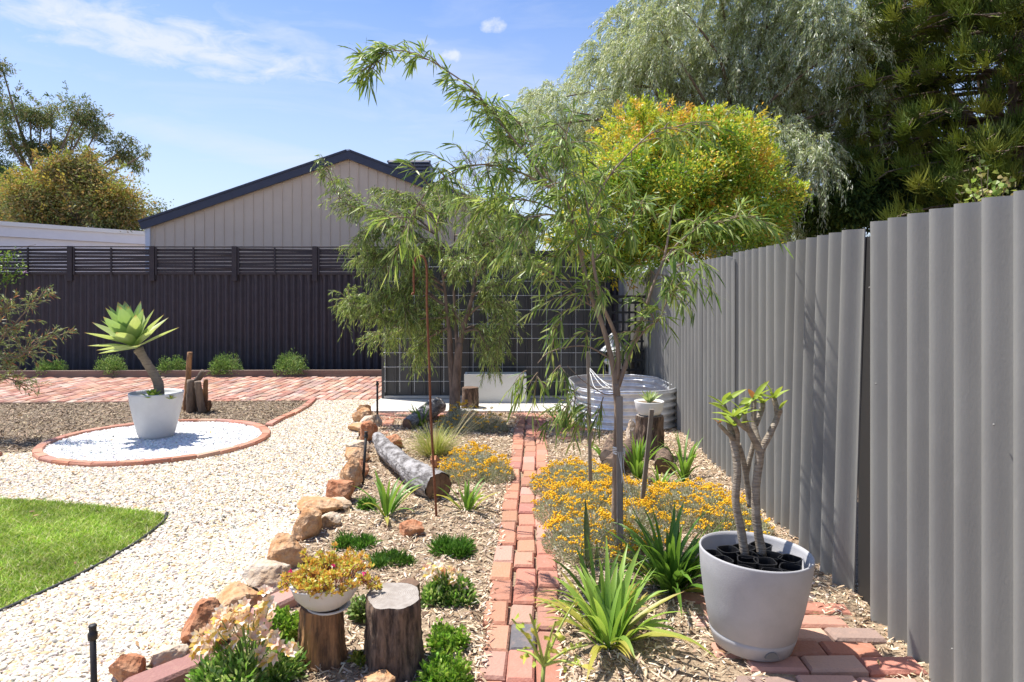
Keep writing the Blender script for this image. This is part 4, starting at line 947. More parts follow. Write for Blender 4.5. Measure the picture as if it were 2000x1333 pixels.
for k in range(4): tube(a,smooth_path([q0+[0,0,.01*k],(q0+q1)/2+R.normal(size=3)*.02+[0,0,-.05],q1+[0,0,-.02*k]],6),.0022,4,caps=False)
for k in range(3): tube(a,smooth_path([q0+[0,-.02,0],q0+[.01*k,-.03,-.12],q0+[.015*k,-.02,-.24-.05*k]],5),.0018,4,caps=False)
mk(a,'guy_line',M['string'],t,q0)
def riser(p0,p1,r,label):
    p0=np.array(p0);p1=np.array(p1);t=thing('sprinkler_riser',p0,label,'sprinkler','black sprinkler risers');a=Acc();tube(a,[p0-[0,0,.05],p1],r,10);pi_=mk(a,'pipe',M['blackmatt'],t,p0)
    a=Acc();lathe(a,[(0,-.03),(r*1.45,-.03),(r*1.5,-.008),(r*1.1,-.004),(r*1.15,.012),(r*1.3,.014),(r*1.2,.02),(0,.02)],14,p1);mk(a,'nozzle',M['blackmatt'],pi_,p1)
q=P(181,1232,2.35);riser((q[0]+.01,2.35,0),q,.0105,'nearest black sprinkler riser in the gravel at the bottom left')
riser(G(708,945),P(715,848,5.35),.011,'black sprinkler riser beside the grey log')
riser(G(737,812),P(737,748,8.2),.013,'slim black sprinkler riser at the slab corner')
# ================================================================== SMALL PLANTS
strap_plant(1190,1255,'largest strap leaved clump with yellowing lower leaves in the right foreground',n=56,L=.40,W=.032,spread=1.0,r=.06,el=(.75,1.52),yellow=.28,c=((.18,.34,.05),(.34,.50,.09)))
strap_plant(1310,1148,'broad dark green strap leaved clump just left of the grey pot',n=110,L=.44,W=.028,spread=1.1,r=.09,el=(.5,1.45),yellow=.05,c=((.07,.18,.025),(.15,.29,.04)))
strap_plant(1165,1190,'yellow green strap leaved clump behind the largest one',n=30,L=.34,W=.022,r=.06,yellow=.4,el=(.4,1.3))
strap_plant(755,1008,'strap leaved lily in front of the grey log',n=20,L=.34,W=.028,el=(.7,1.45),yellow=.15)
strap_plant(912,1000,'strap leaved lily with curling yellow leaves beside the rusty hook',n=16,L=.30,W=.030,el=(.8,1.5),yellow=.25)
strap_plant(1245,935,'narrow strap leaved lily in front of the bowl stump',n=24,L=.42,W=.024,el=(1.0,1.5),yellow=.05)
strap_plant(1335,938,'narrow strap leaved lily near the grey fence',n=22,L=.46,W=.026,el=(.9,1.5),yellow=.05)
strap_plant(1288,965,'short strap leaved lily right of the leaning stake',n=16,L=.28,W=.022,el=(.8,1.5),yellow=.2)
strap_plant(1180,895,'small strap leaved lily behind the middle stake',n=10,L=.22,W=.020,el=(.6,1.3),yellow=.1)
strap_plant(1100,838,'strap leaved lily with one orange leaf left of the raised bed',n=26,L=.36,W=.026,el=(.7,1.5),yellow=.12)
strap_plant(822,832,'strap leaved lily beside the craggy log near the slab',n=16,L=.30,W=.028,el=(.6,1.5),yellow=.05)
strap_plant(1115,745,'distant thin plant',n=1,L=.01) if False else None
# arching long leaf by the grey pot
a=Acc();b=G(1215,1262);path=[b,P(1240,1228,2.78),P(1290,1232,2.72),P(1350,1250,2.68),P(1400,1285,2.64)]
pp=smooth_path(path,5);n=len(pp);V=[];
for i,q in enumerate(pp):
    w_=.030*min(1,.5+i/n*2)*(1-(i/(n-1))**3);d=unit(pp[min(i+1,n-1)]-pp[max(i-1,0)]);s=unit(np.cross(d,(0,0,1)));V+=[q-s*w_/2,q+np.array([0,0,-.004]),q+s*w_/2]
a.add(V,[f for i in range(n-1) for f in ((3*i,3*i+1,3*i+4,3*i+3),(3*i+1,3*i+2,3*i+5,3*i+4))],(.36,.44,.08),True)
lg=[o for o in COL.objects if o.get('label','').startswith('largest strap')][0];mk(a,'long_leaf',M['leaf'],lg,b)
# snake plant
sp=G(1148,1108);t=thing('snake_plant',sp,'upright snake plant with stiff banded leaves beside the brick path','plant');a=Acc()
for (x0,x1,yt,w_) in ((1147,1143,962,.034),(1138,1136,1050,.020),(1154,1154,1050,.020),(1164,1166,1048,.024),(1150,1146,1080,.024)):
    b=P(x0,1108,sp[1]);tp_=P(x1,yt,sp[1]);d=tp_-b;fat(a,b-[0,0,.02],d,np.array([.2,-1,0]),np.linalg.norm(d),w_,(.17,.24,.08),(.06,.11,.035) if yt<1000 else (.33,.37,.12),cup=.3,tip=(.2,.25,.1))
mk(a,'leaves',mat('snake_leaf',attr=True,rough=.45,nscale=30,ncol=(.22,.28,.12),nfac=.6,stretch=(.3,.3,2)),t,sp)
# grass tussock
tu=G(845,895);t=thing('grass_tussock',tu,'fine yellow green grass tussock beside the grey log','grass');a=Acc()
for i in range(700):
    az=R.random()*6.28;q=tu+np.array([math.cos(az),math.sin(az),0])*.12*R.random()+np.array([0,.1,0]);dry=R.random()<.3
    blade(a,q,az,.5+.95*R.random(),.30*(.5+.7*R.random()),.0042,1.2*R.random()+.4,(.30,.36,.07) if not dry else (.52,.44,.22),(.42,.46,.13) if not dry else (.6,.5,.28),seg=4,fold=.05)
for i in range(26):
    az=-.6+R.random()*1.2;blade(a,tu+np.array([.1,.1,0]),az,.75+.5*R.random(),.62,.003,.6,(.5,.44,.25),(.6,.52,.3),seg=5,fold=.05)
mk(a,'blades',M['leafmatt'],t,tu)
# everlasting bushes
def everlasting(parts,label,dens=1.0,gap=1.0):
    c0=np.array([parts[0][0],parts[0][1],0]);t=thing('everlasting_bush',c0,label,'shrub','yellow everlasting bushes');a=Acc();f=Acc();s=Acc()
    for (cx,cy,rx,ry,h) in parts:
        ar=rx*ry*PI;n=int(26000*ar*dens)+600
        th=R.random(n)*6.28;rr=R.random(n)**.5;x=cx+rx*rr*np.cos(th);y=cy+ry*rr*np.sin(th);top=h*(1-rr**2.5)*(.75+.25*np.sin(x*23)*np.cos(y*19))+.03
        z=top*(1-R.random(n)**1.3*.9)
        d=np.stack([rr*np.cos(th),rr*np.sin(th),np.full(n,.9)],-1)+R.normal(size=(n,3))*.5
        leaves(a,np.stack([x,y,z],-1),d,rsph(n),.022*(.5+.8*R.random(n)),.0048*(.7+.6*R.random(n)),pick([(.46,.47,.37),(.38,.40,.28),(.56,.56,.48),(.28,.32,.19),(.38,.31,.25)],n,.2),curl=0)
        nc=int(560*ar*dens*gap)+10;th=R.random(nc)*6.28;rr=R.random(nc)**.5*1.03;x=cx+rx*rr*np.cos(th);y=cy+ry*rr*np.sin(th)
        keep=(np.sin(x*17+1)*np.cos(y*13)+R.normal(size=nc)*.5)>-.35;x,y,rr=x[keep],y[keep],rr[keep];nc=len(x)
        z=h*np.maximum(0,1-rr**2.5)*(.8+.25*np.sin(x*23)*np.cos(y*19))+.05+R.random(nc)*.03
        m_=9;k=np.repeat(np.arange(nc),m_);p=np.stack([x[k],y[k],z[k]],-1)+R.normal(size=(nc*m_,3))*np.array([.012,.012,.005])
        sz=.0051*(.7+.6*R.random(len(p)));Mx=np.eye(3)[None]*sz[:,None,None]
        f.inst(*ICO0,Mx,p,pick([(.78,.45,.03),(.82,.54,.05),(.70,.36,.03),(.80,.49,.03)],len(p),.12))
        for i in range(nc//2): tube(s,[(x[i]+R.normal()*.03,y[i]+R.normal()*.03,0),(x[i],y[i],z[i])],.0012,3,(.3,.3,.2),caps=False)
    mk(a,'foliage',M['leafmatt'],t,c0);mk(f,'flower_heads',M['button'],t,c0);mk(s,'stalks',M['twig'],t,c0)
everlasting([(-.33,5.62,.27,.34,.17),(-.12,5.45,.14,.2,.12)],'yellow everlasting bush left of the brick path below the grass tussock')
everlasting([(-.55,7.45,.28,.32,.24),(-.25,7.35,.2,.2,.18)],'yellow everlasting bush growing round the trunk of the far tree',gap=.5)
everlasting([(.50,5.15,.36,.45,.16),(.46,4.55,.31,.42,.16),(.47,4.0,.29,.33,.15)],'large sprawling yellow everlasting bush right of the brick path')
everlasting([(.80,4.7,.3,.3,.15),(.75,4.2,.25,.3,.16)],'yellow everlasting bush around the three stakes',gap=.9)
everlasting([(1.2,4.55,.38,.42,.16),(1.38,4.25,.22,.25,.16)],'yellow everlasting bush between the grey pot and the fence')
# low green cushions
def cushion(px,py,w_,h,label,pal,L_=.04,W_=.006,n=900,name='ground_cover_plant',wide=.4,flowers=None,group=None,m='leaf'):
    b=G(px,py);sc=b[1]/F;r=w_*sc/2;t=thing(name,b,label,'plant',group);a=Acc();b2=b+np.array([0,r*.5,0])
    for q_ in range(12):
        az=R.random()*6.28;k_=R.random()**.5*.85;mound(a,b2+np.array([math.cos(az)*r*k_,math.sin(az)*r*k_*.8,0]),r*.42,r*.38,h*(.6+.5*R.random()),max(30,n//7),L_,W_,pal,wide=wide,shell=.2,jit=.45);mk(a,'foliage',M[m],t,b)
    s=Acc();stems(s,b2,[b2+np.array([math.cos(q)*r*.7,math.sin(q)*r*.6,h*.8]) for q in R.random(14)*6.28],.0022,(.2,.22,.08));mk(s,'stems',M['twig'],t,b)
    return t,b2,r
DG=[(.10,.26,.035),(.16,.36,.06),(.07,.18,.03),(.22,.42,.09)]
cushion(690,1082,78,.07,'feathery dark green cushion plant left of the round red rock',DG,.045,.005,1500)
cushion(757,1112,82,.05,'feathery green cushion plant above the barked stump',[(.09,.22,.04),(.16,.30,.06)],.04,.006,1200)
cushion(880,1090,85,.075,'feathery dark green cushion plant left of the brick path',DG,.045,.005,1600)
cushion(722,995,36,.06,'small feathery green tuft at the left of the strap lily',DG,.045,.006,500)
LG=[(.28,.50,.07),(.38,.58,.10),(.2,.38,.05),(.46,.6,.15)]
cushion(545,1258,85,.12,'fresh green round leaved succulent behind the peach flowers',LG,.030,.016,900,wide=.6)
cushion(868,1345,95,.10,'lime green trailing succulent right of the barked stump',LG,.030,.015,900,wide=.6)
cushion(870,1275,75,.09,'yellow green trailing succulent beside the brick path',LG,.028,.013,650,wide=.6)
cushion(710,1210,40,.10,'variegated pale green plant between the two front stumps',[(.28,.40,.14),(.42,.50,.26),(.18,.32,.08)],.035,.016,300,wide=.55)
cushion(705,1300,36,.04,'small yellow green sprig at the foot of the honey brown stump',[(.5,.48,.1),(.36,.42,.08)],.025,.010,200,wide=.55)
for i,(px,py,ww,hh,lb) in enumerate(((97,737,54,.20,'leftmost and smallest clipped round shrub below the back fence'),(220,736,62,.26,'rounded grey green shrub below the agave crown'),(338,734,50,.24,'rounded grey green shrub half behind the driftwood posts'),(441,732,68,.30,'rounded grey green shrub right of the driftwood posts'),(567,729,62,.34,'rightmost and tallest rounded shrub below the back fence'))):
    b=P(px,py,11.98);b[2]=.05;r=ww*13.6/F/2;hh*=1.3;t=thing('rounded_shrub',b,lb,'shrub','rounded shrubs below the back fence');a=Acc()
    for q_ in range(8):
      az=R.random()*6.28;k_=R.random()**.5*.6;mound(a,b+np.array([math.cos(az)*r*k_,math.sin(az)*r*k_*.6,0]),r*.55,r*.5,hh*(.62+.45*R.random()),560,.036,.011,[(.24,.38,.12),(.32,.46,.18),(.15,.27,.07),(.40,.52,.24)],shell=.3,wide=.5,up=.7,jit=.5);mk(a,'foliage',M['leafmatt'],t,b)
    s=Acc();stems(s,b,[b+np.array([math.cos(q)*r*.6,math.sin(q)*r*.6,hh*.7]) for q in R.random(9)*6.28],.004,(.18,.14,.08));mk(s,'stems',M['twig'],t,b)
# alstroemeria
def alstro(px,py,w_,h,nf,label,spots=None):
    t,b2,r=cushion(px,py,w_,h,label,[(.24,.44,.09),(.36,.56,.15),(.16,.32,.06),(.54,.64,.34),(.48,.60,.26)],.042,.011,2300,name='peruvian_lily',wide=.4,group='peach flowering lilies')
    f=Acc();s=Acc()
    for i in range(nf):
        if spots: q=P(*spots[i],b2[1]-.05+R.random()*.1)
        else:
            az=R.random()*6.28;q=b2+np.array([math.cos(az)*r*.8,math.sin(az)*r*.6,h+.05*R.random()])
        tube(s,smooth_path([b2+np.array([0,0,.02]),(b2+q)/2+[0,0,.02],q],3),.0025,4,(.2,.3,.08),caps=False)
        for kk in range(3):
            cc=q+R.normal(size=3)*.016;ax=unit(R.normal(size=3)*.6+np.array([0,-.4,.7]));u=unit(np.cross(ax,(.3,.1,.9)));v_=np.cross(ax,u);n=6;an=np.arange(n)*2*PI/n
            d=ax*.75+np.outer(np.cos(an),u)*.7+np.outer(np.sin(an),v_)*.7;up=np.repeat(ax[None],n,0)
            C=pick([(.88,.66,.54),(.90,.76,.66),(.86,.56,.46),(.92,.84,.76)],n,.08);C[1]=(.85,.60,.15)
            leaves(f,np.repeat(cc[None],n,0),d,up,np.full(n,.040),np.full(n,.018),C,curl=.15,wide=.6)
    mk(f,'flowers',M['petal'],t,b2);mk(s,'flower_stalks',M['twig'],t,b2)
alstro(470,1375,205,.15,30,'large peach flowering lily clump at the bottom left of the bed',spots=[(x+R.normal()*9,y+R.normal()*9) for x,y in ((405,1240),(425,1225),(445,1220),(398,1255),(440,1245),(460,1215),(475,1205),(490,1200),(505,1195),(515,1205),(485,1225),(465,1235),(450,1200),(478,1190),(520,1190),(500,1235),(510,1250),(530,1230),(420,1250),(540,1270),(500,1215),(455,1240),(408,1245),(390,1250),(430,1210),(525,1240),(380,1290),(535,1265),(520,1270),(470,1225))])
alstro(868,1192,92,.12,9,'smaller peach flowering lily clump beside the brick path',spots=[(x,y) for x,y in ((840,1110),(852,1104),(862,1118),(872,1112),(880,1125),(890,1130),(868,1128),(850,1122),(896,1142))])
# foreground sprig
fs=np.array([.03,1.28,0]);t=thing('foreground_sprig',fs,'blurred yellow green leafy sprig closest to the camera at the bottom centre','plant');a=Acc();s=Acc()
tops=[(1000,1210),(1035,1200),(1085,1215),(1120,1180),(1148,1260),(1010,1270),(1075,1260),(1135,1300)]
hub=P(1062,1300,1.28);tube(s,smooth_path([fs,fs+[.01,0,.5],hub],8),[.005,.004],6,(.30,.36,.08))
for x,y in tops:
    e=P(x,y,1.28+R.normal()*.05);tube(s,smooth_path([hub,(hub+e)/2+[0,0,.008],e],4),[.0032,.0016],5,(.36,.42,.08),caps=False)
    n=6;k=R.random(n)[:,None]*.7+.3;p=hub+(e-hub)*k;d=rsph(n)+np.array([0,0,.3]);leaves(a,p,d,rsph(n),.022*(.6+.8*R.random(n)),.010*(.6+.6*R.random(n)),pick([(.5,.5,.07),(.38,.46,.06),(.62,.56,.10)],n,.1),wide=.6)
mk(s,'stems',M['twig'],t,fs);mk(a,'leaves',M['leaf'],t,fs)
# ================================================================== FEATURE TREES
def twiggy(limbs,leafL,leafW,pal,nt,tl,acc_l,acc_w,droop=.7,per=14,bias=(0,0,0),t0=.2,tw=(.22,.16,.10),jl=.35,sp=.8,sub=True):
    bias=np.array(bias)
    for path,rad,dens in limbs:
        seg=np.linalg.norm(np.diff(path,axis=0),axis=1);cs=np.concatenate([[0],np.cumsum(seg)]);Lt=cs[-1];nn=int(nt*Lt*dens)+1
        for i in range(nn):
            s=(t0+(1-t0)*R.random()**.8)*Lt
            if i==nn-1: s=Lt
            b=np.array([np.interp(s,cs,path[:,k]) for k in range(3)]);b2=np.array([np.interp(max(0,s-.05),cs,path[:,k]) for k in range(3)])
            ld=unit(b-b2);d=unit(ld*.8+R.normal(size=3)*sp+bias*.6+np.array([0,0,.15]));l=tl*(.5+.8*R.random())
            if s==Lt: d=ld
            g=np.array([0,0,-1.]);pts=np.array([b+d*l*t_+g*l*droop*t_*t_*.7 for t_ in np.linspace(0,1,6)])
            tube(acc_w,pts,[.0035,.0012],4,tw,caps=False)
            twl=[pts]
            if sub:
                for _ in range(2):
                    k=R.integers(1,4);d2=unit(pts[k+1]-pts[k]+R.normal(size=3)*.35*.1+R.normal(size=3)*.03);d2=unit(d2+R.normal(size=3)*.6);l2=l*.5
                    p2=np.array([pts[k]+d2*l2*t_+g*l2*droop*t_*t_ for t_ in np.linspace(0,1,5)]);tube(acc_w,p2,[.002,.001],3,tw,caps=False);twl.append(p2)
            for pt_ in twl:
                n=int(per*(.7+.6*R.random())*(1 if pt_ is pts else .6));u=(.15+.85*np.linspace(0,1,n));idx=u*(len(pt_)-1);i0=np.minimum(idx.astype(int),len(pt_)-2);fr=(idx-i0)[:,None]
                p=pt_[i0]*(1-fr)+pt_[i0+1]*fr;td=pt_[i0+1]-pt_[i0];td/=np.linalg.norm(td,axis=1)[:,None]+1e-9
                dd=td*.9+R.normal(size=(n,3))*.45+g*jl+bias*.25
                leaves(acc_l,p,dd,rsph(n),leafL*(.55+.7*R.random(n)),leafW*(.7+.6*R.random(n)),pick(pal,n,.2),curl=.22)
def limb(pts,Y,rad,dens=1): return (smooth_path([P(x,y,Y+dy) for x,y,dy in pts],6),rad,dens)
# --- Tree B (front, staked)
TB=G(1203,1078);t=thing('willow_leaf_tree',TB,'young staked tree with long narrow leaves and an arching branch reaching left into the sky','tree')
Yb=4.0
trunkB=[limb([(1203,1085,0),(1202,980,0),(1204,880,0),(1206,800,0),(1203,750,0)],Yb,[.027,.022,.020,.019,.023]),
 limb([(1203,755,0),(1196,710,0),(1178,640,0),(1152,570,0),(1135,500,0.02),(1120,430,.05),(1095,380,.08),(1054,356,.1)],Yb,[.019,.016,.0145,.013,.011,.009,.008,.007]),
 limb([(1205,740,0),(1207,690,.0),(1200,650,-.02),(1175,590,-.06),(1160,520,-.1),(1150,430,-.12),(1140,350,-.1)],Yb,[.017,.014,.012,.0105,.009,.007,.005]),
 limb([(1207,755,0),(1230,690,0),(1258,610,.0),(1280,545,.0),(1298,500,0.02),(1310,430,.05)],Yb,[.015,.012,.010,.008,.007,.005])]
limbsB=[limb([(1070,362,.08),(1040,320,.1),(1005,275,.1),(965,225,.05),(926,178,0),(875,140,-.05),(825,112,-.08),(769,100,-.1),(722,138,-.1)],Yb,[.008,.007,.006,.005,.004,.003,.002],.85),
 limb([(1070,365,.1),(1010,335,0),(940,322,-.1),(881,341,-.15),(830,380,-.2),(795,440,-.2)],Yb,[.007,.006,.005,.004,.003],1.15),
 limb([(1140,500,0),(1110,400,-.1),(1100,300,-.15),(1110,250,-.15)],Yb,[.007,.005,.004,.002],1.6),
 limb([(1120,440,.05),(1060,400,.1),(1000,390,.2),(950,400,.25)],Yb,[.006,.005,.003],1.3),
 limb([(1095,385,.05),(1050,310,.2),(1020,250,.3),(985,215,.3)],Yb,[.006,.004,.003],1.2),
 limb([(1145,420,-.1),(1180,360,-.1),(1215,315,-.1),(1275,259,-.1),(1340,245,-.1)],Yb,[.006,.005,.004,.002],.6),
 limb([(1140,470,0),(1110,480,.1),(1075,520,.15)],Yb,[.005,.004,.002],1.2),
 limb([(1120,440,0),(1080,420,-.1),(1030,430,-.2),(1000,460,-.2)],Yb,[.005,.004,.002],1.0),
 limb([(1295,510,0),(1330,470,0),(1380,440,0),(1440,430,0)],Yb,[.006,.004,.002],1.1),
 limb([(1298,500,0),(1320,520,-.1),(1350,500,-.2),(1340,490,-.3)],Yb,[.005,.004,.002],.8),
 limb([(1240,670,0),(1265,640,-.05),(1290,620,-.1),(1310,560,-.1)],Yb,[.006,.004,.002],1.3),
 limb([(1160,600,0),(1125,580,0),(1105,560,0)],Yb,[.005,.004,.002],1.3),
 limb([(1150,520,0),(1190,480,.1),(1220,450,.15),(1250,400,.2)],Yb,[.006,.004,.002],1.2),
 limb([(1140,470,0),(1170,420,.1),(1180,370,.2)],Yb,[.005,.004,.002],1.2),
 limb([(1190,700,0),(1150,678,-.05),(1110,678,-.1),(1070,690,-.15),(1050,710,-.15)],Yb,[.006,.004,.003,.002],.0),
 limb([(1205,770,0),(1180,770,-.05),(1140,745,-.1),(1108,715,-.1)],Yb,[.004,.003,.002],.0)]
a=Acc()
for p,r_,_ in trunkB: tube(a,p,r_,12,rough=.06)
mk(a,'trunk',M['barkpale'],t,TB)
a=Acc();lv=Acc();tw=Acc()
for p,r_,_ in limbsB: tube(a,p,r_,7,rough=.05,caps=False)
brB=mk(a,'branches',M['barkpale'],t,TB)
PB=[(.20,.31,.06),(.32,.43,.10),(.10,.18,.035),(.44,.53,.18),(.16,.25,.05)]
twiggy(limbsB[:1],.095,.0105,PB,26,.15,lv,tw,droop=.2,per=11,bias=(-.6,-.05,-.05),t0=.08,jl=.12,sp=.5)
twiggy([l for l in limbsB[1:] if l[2]>0],.10,.0105,PB,19,.22,lv,tw,droop=.45,per=12,bias=(-.3,-.05,-.1),t0=.1,jl=.32)
ends=[((1050,710),(1020,745),-.15,1),((1062,698),(1045,760),-.1,1),((1075,690),(1100,730),-.1,.7),((1190,765),(1080,815),-.1,1),((1195,760),(1130,830),-.1,1),((1200,755),(1170,800),-.1,.8),((1180,690),(1140,650),-.2,.7),((1110,600),(1085,650),0,1)]
for (p0,p1,dy,dn) in ends:
    q0=P(*p0,Yb+dy);q1=P(*p1,Yb+dy-.05);twiggy([(smooth_path([q0,(q0+q1)/2+[0,0,.05],q1],5),None,1.6*dn)],.095,.0105,PB,17,.10,lv,tw,droop=.7,per=7,bias=(-.2,0,-.3),t0=.45,sub=False)
twiggy([trunkB[1][:2]+(.5,),trunkB[3][:2]+(.5,),trunkB[2][:2]+(.7,)],.10,.0105,PB,8,.20,lv,tw,droop=.7,per=11,bias=(-.1,0,-.15),t0=.35,jl=.5)
mk(lv,'foliage',M['leaf'],t,TB);mk(tw,'twigs',M['twig'],brB,TB)
# --- Tree A (further, over the trough)
TA=G(890,828);t=thing('peppermint_tree',TA,'small weeping fine leaved tree in front of the charcoal shed','tree');Ya=TA[1]
trA=[limb([(888,832,0),(890,780,0),(893,720,0),(897,670,0)],Ya,[.075,.052,.047,.042]),
 limb([(883,832,0),(884,770,.02),(880,700,.03),(878,660,.03)],Ya,[.042,.036,.032,.028]),
 limb([(895,690,0),(905,640,0),(920,590,0),(930,540,.1),(945,480,.1)],Ya,[.034,.028,.022,.016,.01]),
 limb([(880,670,.03),(872,600,.0),(868,560,0),(860,500,0),(850,430,0)],Ya,[.026,.02,.016,.012,.008]),
 limb([(893,680,0),(888,600,.1),(886,520,.15),(890,420,.2)],Ya,[.022,.016,.012,.006])]
a=Acc()
for p,r_,_ in trA: tube(a,p,r_,14,rough=.08)
mk(a,'trunk',M['barkA'],t,TA)
LA=[]
for (pts,dn) in (([(875,600),(820,560),(760,570),(700,585),(678,575)],1.2),([(868,570),(800,520),(740,500),(710,500)],1),([(860,500),(790,450),(730,440),(715,450)],1),([(855,460),(800,420),(740,420),(690,400),(640,365)],.75),([(850,430),(830,400),(790,380),(760,370)],1),([(880,620),(820,620),(770,640),(730,640)],1),([(876,640),(830,660),(815,700)],1),([(890,420),(900,390),(930,390)],1.1),([(930,540),(970,500),(1010,500),(1020,520)],1),([(940,500),(960,440),(990,420)],1.1),([(910,620),(950,590),(990,600),(985,650)],1.1),([(900,650),(930,640),(955,670),(950,700)],.9),([(870,560),(830,540),(790,590),(760,620)],1),([(886,520),(850,480),(810,500)],1.2),([(890,460),(920,460),(950,440)],1.2),([(850,450),(860,400),(850,370)],1),([(905,640),(880,600),(850,610)],1),([(920,580),(940,560),(965,560)],1.1),([(865,540),(890,520),(920,500)],1.2),([(820,460),(780,480),(740,520)],1),([(870,620),(840,600),(800,610)],1),([(940,480),(985,460),(1020,470)],.8)):
    for rep in range(2):
        dy=R.normal()*.35;n_=len(pts);LA.append(limb([(x+R.normal()*4*i,y+R.normal()*4*i,dy*i/(n_-1)) for i,(x,y) in enumerate(pts)],Ya,[.014,.009,.005,.003],dn*.8))
a=Acc();lv=Acc();tw=Acc()
for p,r_,_ in LA: tube(a,p,r_,6,caps=False)
brA=mk(a,'branches',M['barkA'],t,TA)
PA=[(.08,.14,.035),(.12,.19,.05),(.26,.36,.09),(.36,.46,.12),(.16,.24,.06),(.46,.55,.18),(.38,.48,.18)]
twiggy(LA,.056,.0078,PA,46,.22,lv,tw,droop=.65,per=17,bias=(-.05,0,.0),t0=.15,jl=.3)
mk(lv,'foliage',M['leaf'],t,TA);mk(tw,'twigs',M['twig'],brA,TA)
# --- left bottlebrush at frame edge
LB=np.array([-5.55,6.9,0]);t=thing('bottlebrush_shrub',LB,'grey green bottlebrush branches with reddish tips entering at the left edge','shrub')
lim=[limb(p,6.9,[.014,.009,.004],1.1) for p in ([(-72,880,0),(-60,760,0),(-10,680,0),(40,620,0),(88,570,0)],[(-72,880,0),(-50,780,0),(0,720,0),(60,680,0),(118,655,0)],[(-70,850,0),(-40,770,.1),(10,740,.1),(50,755,.1)],[(-65,800,0),(-30,690,0),(0,620,0),(20,590,0)],[(-70,850,0),(-90,700,0),(-60,600,0)],[(-60,760,0),(-20,700,-.1),(30,700,-.1),(70,670,-.1)],[(-72,860,0),(-120,720,0),(-150,620,0)])]
a=Acc();lv=Acc();tw=Acc()
for p,r_,_ in lim: tube(a,p,r_,6,caps=False)
mk(a,'branches',M['bark'],t,LB)
twiggy(lim,.06,.008,[(.16,.22,.08),(.22,.28,.12),(.30,.33,.18),(.34,.12,.07),(.12,.16,.05)],15,.18,lv,tw,droop=.15,per=13,bias=(.4,0,.3),t0=.3,jl=0)
mk(lv,'foliage',M['leaf'],t,LB);mk(tw,'twigs',M['twig'],t,LB)
# creeper on the lattice
cb=np.array([P(20,0,12.35)[0],12.42,0]);t=thing('creeper_vine',cb,'bright green creeper with a mauve flower hanging over the lattice at the far left','vine');a=Acc();s=Acc();f=Acc()
for k in range(26):
    c=P(-30+75*R.random()**1.0,490+75*R.random(),12.38)
    if c[0]>P(18,0,12.4)[0] and c[2]<P(0,545,12.4)[2]: continue
    n=14;leaves(a,c+R.normal(size=(n,3))*np.array([.06,.03,.06]),R.normal(size=(n,3))+np.array([0,-.3,-.5]),rsph(n),.06*(.6+.6*R.random(n)),.035*np.ones(n),pick([(.16,.28,.05),(.26,.38,.08),(.10,.2,.03)],n,.2),wide=.5)
tube(s,smooth_path([cb,P(10,600,12.38),P(15,540,12.38),P(5,500,12.36),P(40,485,12.36),P(70,478,12.36)],6),[.008,.003],5,(.2,.15,.1))
n=6;c=P(49,531,12.3);leaves(f,np.repeat(c[None],n,0),rsph(n),rsph(n),np.full(n,.06),np.full(n,.03),pick([(.55,.35,.6)],n))
mk(a,'foliage',M['leaf'],t,cb);mk(s,'stem',M['twig'],t,cb);mk(f,'flower',M['petal'],t,cb)
# ================================================================== BACKGROUND TREES
def bgtree(name,label,base,clumps,Y,perr,L_,W_,pal,trunk_r,hub,bark='bark',sub=10,sig=.32,flat=.8,pal2=None,droop=.5,group=None,depth=.6,wide=.4,m='leafmatt',spray=0):
    t=thing(name,base,label,'tree',group);a=Acc();lv=Acc();hub=np.array(hub)
    tube(a,smooth_path([base,(np.array(base)+hub)/2+R.normal(size=3)*.1,hub],6),[trunk_r,trunk_r*.6],12,rough=.1)
    for (px,py,rp,*dn) in clumps:
        Yc=Y+R.normal()*depth;c=P(px,py,Yc);r=rp*Yc/F;n=int(perr*(rp/40)**2*(dn[0] if dn else 1)*1.1)
        kf=.65+.7*R.random();p_=[tuple(kf*x for x in q) for q in pal];subc=clump_leaves(lv,c,r,n,L_,W_,p_,sub=sub,sig=sig,flat=flat,pal2=pal2 if (R.random()<.75 or 'lilly' in name) else None,droop=droop,wide=wide)
        mid=(hub+c)/2+R.normal(size=3)*.15*r+np.array([0,0,-.2*r])
        tube(a,smooth_path([hub+R.normal(size=3)*trunk_r*.3,mid,c],6),[trunk_r*.45,trunk_r*.22,trunk_r*.08],7,caps=False)
        for q in subc[:6]: tube(a,smooth_path([c,(c+q)/2+[0,0,.05*r],q],3),[trunk_r*.1,trunk_r*.03],4,caps=False)
    for (px,py,rp,*dn) in (clumps if spray else []):
        c=P(px,py,Y);r=rp*Y/F;m_=int(spray*(rp/40)**2)+3;dd=rsph(m_)+np.array([-.1,-.2,.55]);dd/=np.linalg.norm(dd,axis=1)[:,None]
        K=18;s_=np.linspace(.75,1.0,K)[None,:,None]*(1.1+.65*R.random((m_,1,1)));p=c+dd[:,None]*r*s_*np.array([1,1,.9]);p=p+R.normal(size=p.shape)*L_*.35;p=p.reshape(-1,3);n=len(p)
        leaves(lv,p,np.repeat(dd,K,0)+R.normal(size=(n,3))*.5,rsph(n),L_*(.7+.6*R.random(n)),W_*(.7+.6*R.random(n)),np.repeat(pick(pal2 or pal,m_,.25),K,0),curl=.1,wide=wide)
    mk(a,'trunk',M[bark],t,base);mk(lv,'crown',M[m],t,base);return t
Yg=24
